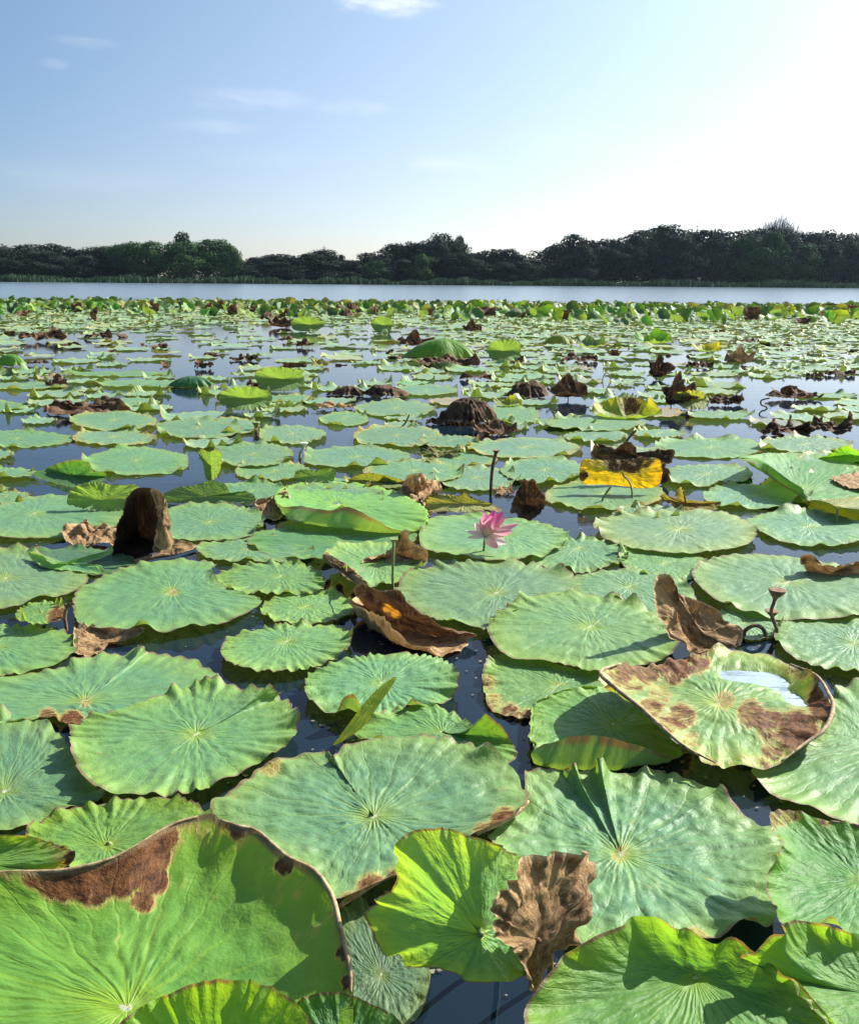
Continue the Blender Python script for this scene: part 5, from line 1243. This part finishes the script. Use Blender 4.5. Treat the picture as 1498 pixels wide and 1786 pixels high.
# ------------------------------------------------------------------ raised fringe at the far edge of the lotus field
def unit_raised(seed, form):
    rs_ = np.random.RandomState(seed)
    NA, NR = 30, 6
    phi = np.arange(NA) * 2 * math.pi / NA
    t = np.linspace(0, 1, NR + 1)[1:]; T = t[:, None]
    rad = 1 + .07 * np.sin(phi * 2 + rs_.rand() * 6) + .05 * np.sin(phi * 3 + rs_.rand() * 6) + .03 * np.sin(phi * 9)
    X = T * rad * np.cos(phi); Y = T * rad * np.sin(phi)
    if form == 0: Z = .45 * T ** 2 + .08 * np.sin(phi * 5 + rs_.rand() * 6) * T ** 3
    elif form == 1: Z = .7 * (X ** 2) - .1 * Y + .06 * np.sin(phi * 7) * T ** 3
    elif form == 2: Z = -.45 * T ** 2 + .1 * np.sin(phi * 4 + 1) * T ** 3
    elif form == 3: Z = .6 * np.abs(X) + .12 * np.sin(phi * 6) * T ** 3
    else: Z = .25 * T ** 2 + .22 * np.sin(phi * 3 + rs_.rand() * 6) * T ** 3
    V = np.stack([X, Y, Z], 2).reshape(-1, 3); V = np.concatenate([[[0, 0, 0]], V])
    uv = np.concatenate([[[0, 0]], np.stack([T * np.cos(phi), T * np.sin(phi)], 2).reshape(-1, 2)])
    return V, grid_faces(NR, NA), uv
RP = [unit_raised(s, s % 5) for s in range(15)]
def raised_mesh(k, tiltx, rz, r, z, mat, dv=0.0, crum=0.0):
    """a raised leaf with its stem as one small mesh, foot at the origin"""
    V, Fc, uv = RP[k]
    V = V.copy()
    if crum: V = V + crum * np.stack([fbm(V * 2.5 + k, 1), fbm(V * 2.5 + k, 2), fbm(V * 2.5 + k, 3)], 1)
    M = rotm(tiltx, 0, rz, (r, r, r))
    V = V @ M.T + np.array([0, 0, z])
    tv, tf = tube_data([(0.0, 0, -.2), (.03, .02, z * .5), (0, 0, z)], .009, 4)
    off = len(V)
    uvt = np.concatenate([uv, np.full((len(tv), 2), .5)])
    return mesh_np('raised_lotus_leaf', np.concatenate([V, tv]), [Fc[0], Fc[1], tf[0] + off, tf[1] + off], mat, uvt, np.full(len(V) + len(tv), dv))
protoR = [raised_mesh(k, R([50, 62, 35, 78, 20, 65, 45][k % 7]), R(rs.uniform(-70, 70)), .20, [.07, .16, .11][k % 3], LEAF, [0, 0, 0, .18][k % 4]) for k in range(15)]
protoD = [raised_mesh(k, R([35, 60, 80][k % 3]), R(rs.uniform(-90, 90)), .25, [.08, .14, .2][k % 3], DARK, 1.0, .22) for k in range(8)]
cnt = [0, 0, 0]
def fringe(px, Y, dead, scale=1.0, proto=None):
    q = PY(px, 500, Y); x = q[0]
    spot = 'at the far left' if px < 200 else 'below the light green grove' if px < 420 else 'below the low dip of trees' if px < 630 else 'below the umbrella-domed tree' if px < 930 else 'below the left of the high wood' if px < 1150 else 'below the middle of the high wood' if px < 1330 else 'at the far right'
    if dead:
        ob = link('withered_lotus_leaf', protoD[rs.randint(8)], None, (x, Y, 0)); ob.color = (*jit(BN, .2), 1)
        tag(ob, 'small brown withered leaf in the far green fringe ' + spot, 'withered leaf', 'withered leaves of the fringe ' + spot); cnt[0] += 1
    else:
        ob = link('raised_lotus_leaf', protoR[rs.randint(15)], None, (x, Y, 0))
        ti = rs.randint(5)
        tone = ['green', 'deep green', 'yellowish green', 'dark bluish green', 'bright green'][ti]
        c = [(.08, .22, .026), (.045, .14, .022), (.18, .29, .025), (.035, .095, .03), (.11, .28, .03)][ti]
        ob.color = (*jit(c, .22), .6)
        tag(ob, 'upright %s leaf in the far fringe %s' % (tone, spot), 'raised leaf', 'upright %s leaves of the fringe %s' % (tone, spot)); cnt[1] += 1
    ob.scale = (scale * rs.uniform(.8, 1.2),) * 2 + (scale * rs.uniform(.75, 1.15),)
    ob.rotation_euler = (0, 0, rs.uniform(0, 6.28) if rs.rand() < .4 else rs.uniform(-.6, .6))
random.seed(3)
for i in range(250):                                   # back band, dense
    px = -40 + 1578 * ((i * 0.61803) % 1.0)
    left = px < 760
    Y = rs.uniform(29, 41) if left else rs.uniform(27, 40)
    fringe(px, Y, rs.rand() < (.13 if left else .05), .95 if left else 1.2)
for i in range(55):                                    # scattered nearer ones
    px = rs.uniform(-20, 1520)
    lo, hi = (24, 33) if (px < 260 or px > 900) else (27, 34)
    fringe(px, rs.uniform(lo, hi), rs.rand() < (.45 if px < 700 else .2), .9)
for i in range(46):                                    # loose dead bits between
    px, py = rs.uniform(-20, 1520), rs.uniform(575, 640)
    Y = P(px, py)[1]
    q = PY(px, 500, Y)
    ob = link('withered_lotus_leaf', protoD[rs.randint(8)], None, (q[0], Y, -.06)); ob.color = (*jit(BN, .2), 1)
    s_ = rs.uniform(.25, .55); ob.scale = (s_ * 1.5, s_, s_ * .7); ob.rotation_euler = (0, 0, rs.uniform(0, 6.28))
    tag(ob, 'tiny dark withered scrap lying among the far pads', 'withered leaf', 'tiny withered scraps among the far pads')
# thick back of the fringe as one mass
its = []
for i in range(900):
    px = rs.uniform(-60, 1560); Y = rs.uniform(34, 42)
    x = PY(px, 500, Y)[0]; r = rs.uniform(.16, .28)
    its.append((rs.randint(15), rotm(R(rs.uniform(15, 75)), 0, rs.uniform(-1, 1), (r, r, r)), np.array([x, Y, rs.uniform(.03, .17)]), [0, 0, .1, .35][rs.randint(4)]))
V, Fc, uv, dd = merge(its, RP)
ob = link('fringe_foliage', mesh_np('fringe_foliage', V, Fc, LEAF, uv, dd)); ob.color = (.055, .15, .022, .5)
tag(ob, 'dense low growth of green lotus leaves backing the far fringe', 'lotus foliage', kind='stuff')

# ------------------------------------------------------------------ far bank: reeds and trees
TREE = simple_mat('tree_foliage', (.012, .022, .016), (.020, .036, .020), .2, .9, trans=.0, spec=.1)
TREE2 = simple_mat('light_tree_foliage', (.030, .065, .020), (.050, .10, .026), .2, .9, trans=.06, spec=.1)
BARK = simple_mat('bark', (.05, .04, .03), (.10, .08, .06), 2.0, .9)
REED = simple_mat('reeds', (.022, .050, .026), (.06, .10, .05), .25, .9, trans=.15, spec=.1)
rs = np.random.RandomState(21)
nq = 26000
x = rs.uniform(-130, 130, nq); y = rs.uniform(222, 238, nq)
hgt = rs.uniform(.4, 1.5, nq) * (1 + .3 * np.sin(x * .23) + .2 * np.sin(x * .9)); wd = rs.uniform(.12, .35, nq); a = rs.uniform(0, math.pi, nq); ln = rs.uniform(-.3, .3, nq)
z0 = np.full(nq, -.1)
dx, dy = np.cos(a) * wd, np.sin(a) * wd
V = np.stack([np.stack([x - dx, y - dy, z0], 1), np.stack([x + dx, y + dy, z0], 1), np.stack([x + dx * .4 + ln, y + dy * .4, hgt], 1), np.stack([x - dx * .4 + ln, y - dy * .4, hgt * .95], 1)], 1).reshape(-1, 3)
i4 = np.arange(nq) * 4
ob = link('reeds', mesh_np('reeds', V, np.stack([i4, i4 + 1, i4 + 2, i4 + 3], 1), REED, smooth=False))
tag(ob, 'strip of green reeds and water plants along the foot of the far trees', 'reeds', kind='stuff')

def crown(seed, n=5600, lobes=10, flat=.75, low=0.05, q=.42):
    """unit tree crown: leaf clumps spread through several uneven lobes, height 1, half width about .5"""
    r_ = np.random.RandomState(seed)
    L = []
    for k in range(lobes):
        a = r_.uniform(0, 2 * math.pi); rr = r_.uniform(.05, .36)
        L.append((rr * math.cos(a), rr * math.sin(a), r_.uniform(.30, .80) - rr * .3, r_.uniform(.13, .24)))
    L.append((0, 0, .74, .2)); L.append((r_.uniform(-.2, .2), 0, .35, .34)); L.append((-.2, .05, .22, .26)); L.append((.2, -.05, .22, .26))
    Vs = []
    for k in range(n):
        c = L[r_.randint(len(L))]
        d = r_.normal(size=3); d /= np.linalg.norm(d)
        rad = c[3] * r_.uniform(.55, 1.08) ** .6
        p = np.array([c[0], c[1], c[2]]) + d * rad * np.array([1.15, 1.15, flat])
        if p[2] < low: p[2] = low + r_.rand() * .2
        s = r_.uniform(.010, .030)
        nrm = d + r_.normal(size=3) * .3; nrm /= np.linalg.norm(nrm)
        u = np.cross(nrm, r_.normal(size=3)); u /= np.linalg.norm(u); w_ = np.cross(nrm, u)
        Vs += [p - u * s, p + w_ * s * .7, p + u * s, p - w_ * s * .7]
    V = np.array(Vs)
    V[:, 2] /= np.percentile(V[:, 2], 99.7)
    V[:, :2] /= 2 * np.percentile(np.abs(V[:, :2]), 99)
    i = np.arange(n) * 4
    return V, np.stack([i, i + 1, i + 2, i + 3], 1)
CR = [crown(300 + k) for k in range(7)]
def fol(cd, mat, nm): return mesh_np(nm, cd[0], cd[1], mat, smooth=False)
CRD = [fol(c, TREE, 'crown') for c in CR]
CRL = [fol(c, TREE2, 'crown') for c in CR]
def trunk_mesh(seed):
    r_ = np.random.RandomState(seed)
    vs, fs, off = [], [[], []], 0
    paths = [([(0, 0, -.03), (.01, 0, .2), (r_.uniform(-.04, .04), 0, .45)], [.028, .02, .013])]
    for k in range(6):
        a = r_.uniform(0, 6.28); rr = r_.uniform(.18, .34)
        paths.append(([(0.0, 0, .2 + .03 * k), (rr * .5 * math.cos(a), rr * .5 * math.sin(a), .42), (rr * math.cos(a), rr * math.sin(a), .62)], [.013, .009, .004]))
    for (p, r) in paths:
        v, f = tube_data(p, np.array(r), 6)
        vs.append(v); fs[0].append(f[0] + off); fs[1].append(f[1] + off); off += len(v)
    return mesh_np('trunk', np.concatenate(vs), [np.concatenate(fs[0]), np.concatenate(fs[1])], BARK)
TK = [trunk_mesh(k) for k in range(4)]
def tree(px, top, wpx, Y, label, light=False, group=None, k=None, name='tree'):
    b = PY(px, 490, Y); zt = PY(px, top, Y)[2]; z0 = .35
    H = (zt - z0) * 1.09; Wd = wpx * Y / FPX
    root = empty(name, (b[0], Y, z0))
    tag(root, label, 'tree', group)
    k = rs.randint(7) if k is None else k
    c = link('crown', (CRL if light else CRD)[k], root); c.scale = (Wd, Wd * .8, H); c.rotation_euler = (0, 0, rs.uniform(0, 6.28))
    t = link('trunk', TK[rs.randint(4)], root); t.scale = (Wd * .8, Wd * .8, H)
    return root
SKY = [(-60, 432), (0, 432), (70, 428), (130, 436), (190, 434), (230, 428), (270, 428), (320, 424), (360, 424), (400, 425), (420, 440), (430, 455), (460, 447), (490, 444), (520, 450), (565, 441), (600, 452),
       (625, 463), (640, 455), (665, 443), (690, 432), (720, 430), (760, 424), (790, 424), (812, 440), (850, 444), (885, 440), (915, 452), (935, 460), (955, 440), (1000, 416), (1030, 425), (1080, 422),
       (1110, 408), (1160, 401), (1200, 406), (1260, 408), (1310, 406), (1350, 404), (1400, 416), (1450, 412), (1498, 417), (1560, 418)]
sxs, sys_ = zip(*SKY)
px = -40
while px < 1545:
    top = np.interp(px, sxs, sys_)
    if not (205 < px < 415):
        if px < 205: lb, gp = 'dark round-crowned tree in the low wood at the far left bank', 'dark trees of the far left bank'
        elif px < 640: lb, gp = 'low dark tree in the dip right of the light green grove', 'dark trees in the first dip of the far bank'
        elif px < 935: lb, gp = 'dark tree in the mid-bank clump around the tall domed tree', 'dark trees of the middle clump'
        else: lb, gp = 'tall dark tree in the long high wood on the right bank', 'dark trees of the right bank wood'
        tree(px, top + rs.uniform(-3, 5), rs.uniform(74, 110), rs.uniform(246, 262), lb, group=gp)
        tree(px + 14, top + rs.uniform(10, 26), rs.uniform(66, 96), rs.uniform(240, 246), lb.replace('dark', 'short bushy dark', 1).replace('wood', 'wood, front row').replace('grove', 'grove, front row').replace('domed tree', 'domed tree, front row'), group='front row, ' + gp)
    px += rs.uniform(20, 30)
for i, (px, top, w_) in enumerate([(215, 432, 60), (240, 428, 70), (272, 427, 76), (305, 428, 72), (335, 427, 76), (362, 424, 66), (388, 424, 60), (404, 432, 44)]):
    tree(px, top, w_ * 1.15, rs.uniform(240, 248), 'light green rounded tree in the bright grove on the left bank', light=True, group='light green trees of the left grove')
tree(320, 412, 62, 262, 'dark dome of a taller tree rising behind the light green grove')
tree(764, 414, 82, 262, 'tall dark umbrella-domed tree crowning the middle clump')
tree(800, 418, 36, 264, 'small tuft-topped tree on the right shoulder of the umbrella-domed tree')
tree(693, 430, 22, 250, 'thin feathery small-headed tree left of the umbrella-domed tree')
tree(886, 439, 64, 250, 'round dark tree at the right end of the middle clump')
tree(597, 448, 26, 250, 'small pointed tree at the right end of the dip')
for i, (px, top, w_) in enumerate([(735, 448, 60), (660, 458, 50)]):
    tree(px, top, w_, 238.5, ['mid green bushy tree in front of the umbrella-domed tree', 'mid green bush left of the middle clump'][i], light=True)
for i, (px, top, w_) in enumerate([(1300, 420, 90), (1340, 412, 70), (1400, 432, 80)]):
    tree(px, top, w_, 240, ['olive green tree lit in front of the high right wood, left one', 'olive green tree lit below the bare feathery plume', 'olive green tree lit in front of the high right wood, right one'][i], light=True)
tree(1503, 397, 16, 262, 'single leafy tip standing above the wood at the far right edge')
# feathery bare bush above the right wood
ONM = ['leftmost', 'second', 'third', 'fourth', 'fifth', 'sixth', 'seventh', 'eighth', 'ninth', 'tenth', 'eleventh', 'twelfth', 'thirteenth', 'fourteenth', 'fifteenth', 'sixteenth', 'seventeenth', 'eighteenth', 'nineteenth', 'twentieth', 'twenty-first', 'twenty-second', 'twenty-third', 'twenty-fourth', 'twenty-fifth', 'twenty-sixth', 'twenty-seventh', 'twenty-eighth', 'twenty-ninth', 'thirtieth']
SH = {'dark trees of the far left bank': 'round-crowned tree of the far left bank', 'dark trees in the first dip of the far bank': 'low tree in the dip right of the light grove',
      'dark trees of the middle clump': 'tree of the umbrella-domed clump', 'dark trees of the right bank wood': 'tall tree of the high right wood', 'light green trees of the left grove': 'rounded tree of the light green grove'}
byg = {}
for ob in COL.objects:
    if ob.name.startswith('tree') and ob.get('group'): byg.setdefault(ob['group'], []).append(ob)
for gp, lst in byg.items():
    lst.sort(key=lambda q: q.location.x / q.location.y)
    fr_ = gp.startswith('front row, ')
    base_ = SH[gp.replace('front row, ', '')]
    for i, ob in enumerate(lst):
        ob['label'] = ('%s%s, %s' % ('bushy front ' if fr_ else '', base_, ONM[i] + ('' if i == 0 else ' from left')))
o = PY(1350, 490, 258); o[2] = .3
root = empty('bare_tree', o); tag(root, 'feathery grey plume of bare branches above the right bank wood', 'tree')
vs, fa, fb_, off = [], [], [], 0
for k in range(300):
    a = rs.uniform(-1, 1)
    zt = PY(1350, 370 + 24 * abs(a) + rs.uniform(0, 18), 258)[2] - .3
    xx = a * 6.2 + rs.normal() * .5
    p = smooth_path([(xx * .3, rs.normal() * .3, 4), (xx * .8 + rs.normal() * .4, rs.normal() * .8, zt * .75), (xx + rs.normal() * .7, rs.normal() * 1.2, zt)], 4)
    v, f = tube_data(p, np.linspace(.09, .03, len(p)), 4)
    vs.append(v); fa.append(f[0] + off); fb_.append(f[1] + off); off += len(v)
link('branches', mesh_np('branches', np.concatenate(vs), [np.concatenate(fa), np.concatenate(fb_)], simple_mat('grey_twigs', (.16, .16, .17), (.26, .26, .27), 1, .9)), root)
v, f = tube_data([(0, 0, -.5), (0, 0, 4.3)], .4, 8)
link('trunk', mesh_np('trunk', v, f, BARK), root)
def mast(px, top, Y, label, cat, name):
    b = PY(px, 490, Y); zt = PY(px, top, Y)[2]
    v, f = tube_data([(0, 0, 0), (0, 0, zt)], np.array([.22, .10]), 6)
    v2, f2 = tube_data([(-.7, 0, zt * .93), (.7, 0, zt * .93)], .07, 5)
    n0 = len(v)
    ob = link(name, mesh_np(name, np.concatenate([v, v2]), [np.concatenate([f[0], f2[0] + n0]), np.concatenate([f[1], f2[1] + n0])], simple_mat('mast_metal', (.2, .2, .22), (.3, .3, .32))), None, (b[0], Y, 0))
    tag(ob, label, cat)
mast(567, 427, 275, 'thin mast rising above the low trees in the dip', 'mast', 'mast')
mast(1209, 386, 275, 'thin pole sticking up above the high right wood', 'pole', 'pole')
v = np.array([(x_, y_, z_) for x_ in (-420.0, 420.0) for y_ in (-24.0, 420.0) for z_ in (-1.9, 32.0)])
HZ = bpy.data.materials.new('haze'); HZ.use_nodes = True
g = NB(HZ.node_tree)
pv = g.n('ShaderNodeVolumePrincipled'); pv.inputs['Color'].default_value = (.62, .82, 1, 1); pv.inputs['Density'].default_value = .00007; pv.inputs['Anisotropy'].default_value = .35
o = g.n('ShaderNodeOutputMaterial'); g.l(pv.outputs[0], o.inputs['Volume'])
hz = link('haze', mesh_np('haze', v, np.array([[0, 1, 3, 2], [4, 6, 7, 5], [0, 4, 5, 1], [2, 3, 7, 6], [0, 2, 6, 4], [1, 5, 7, 3]]), HZ, smooth=False))
tag(hz, 'thin pale air haze over the lake', kind='stuff')
print('flat', NFL, 'auto', len(auto), 'fringe', cnt)
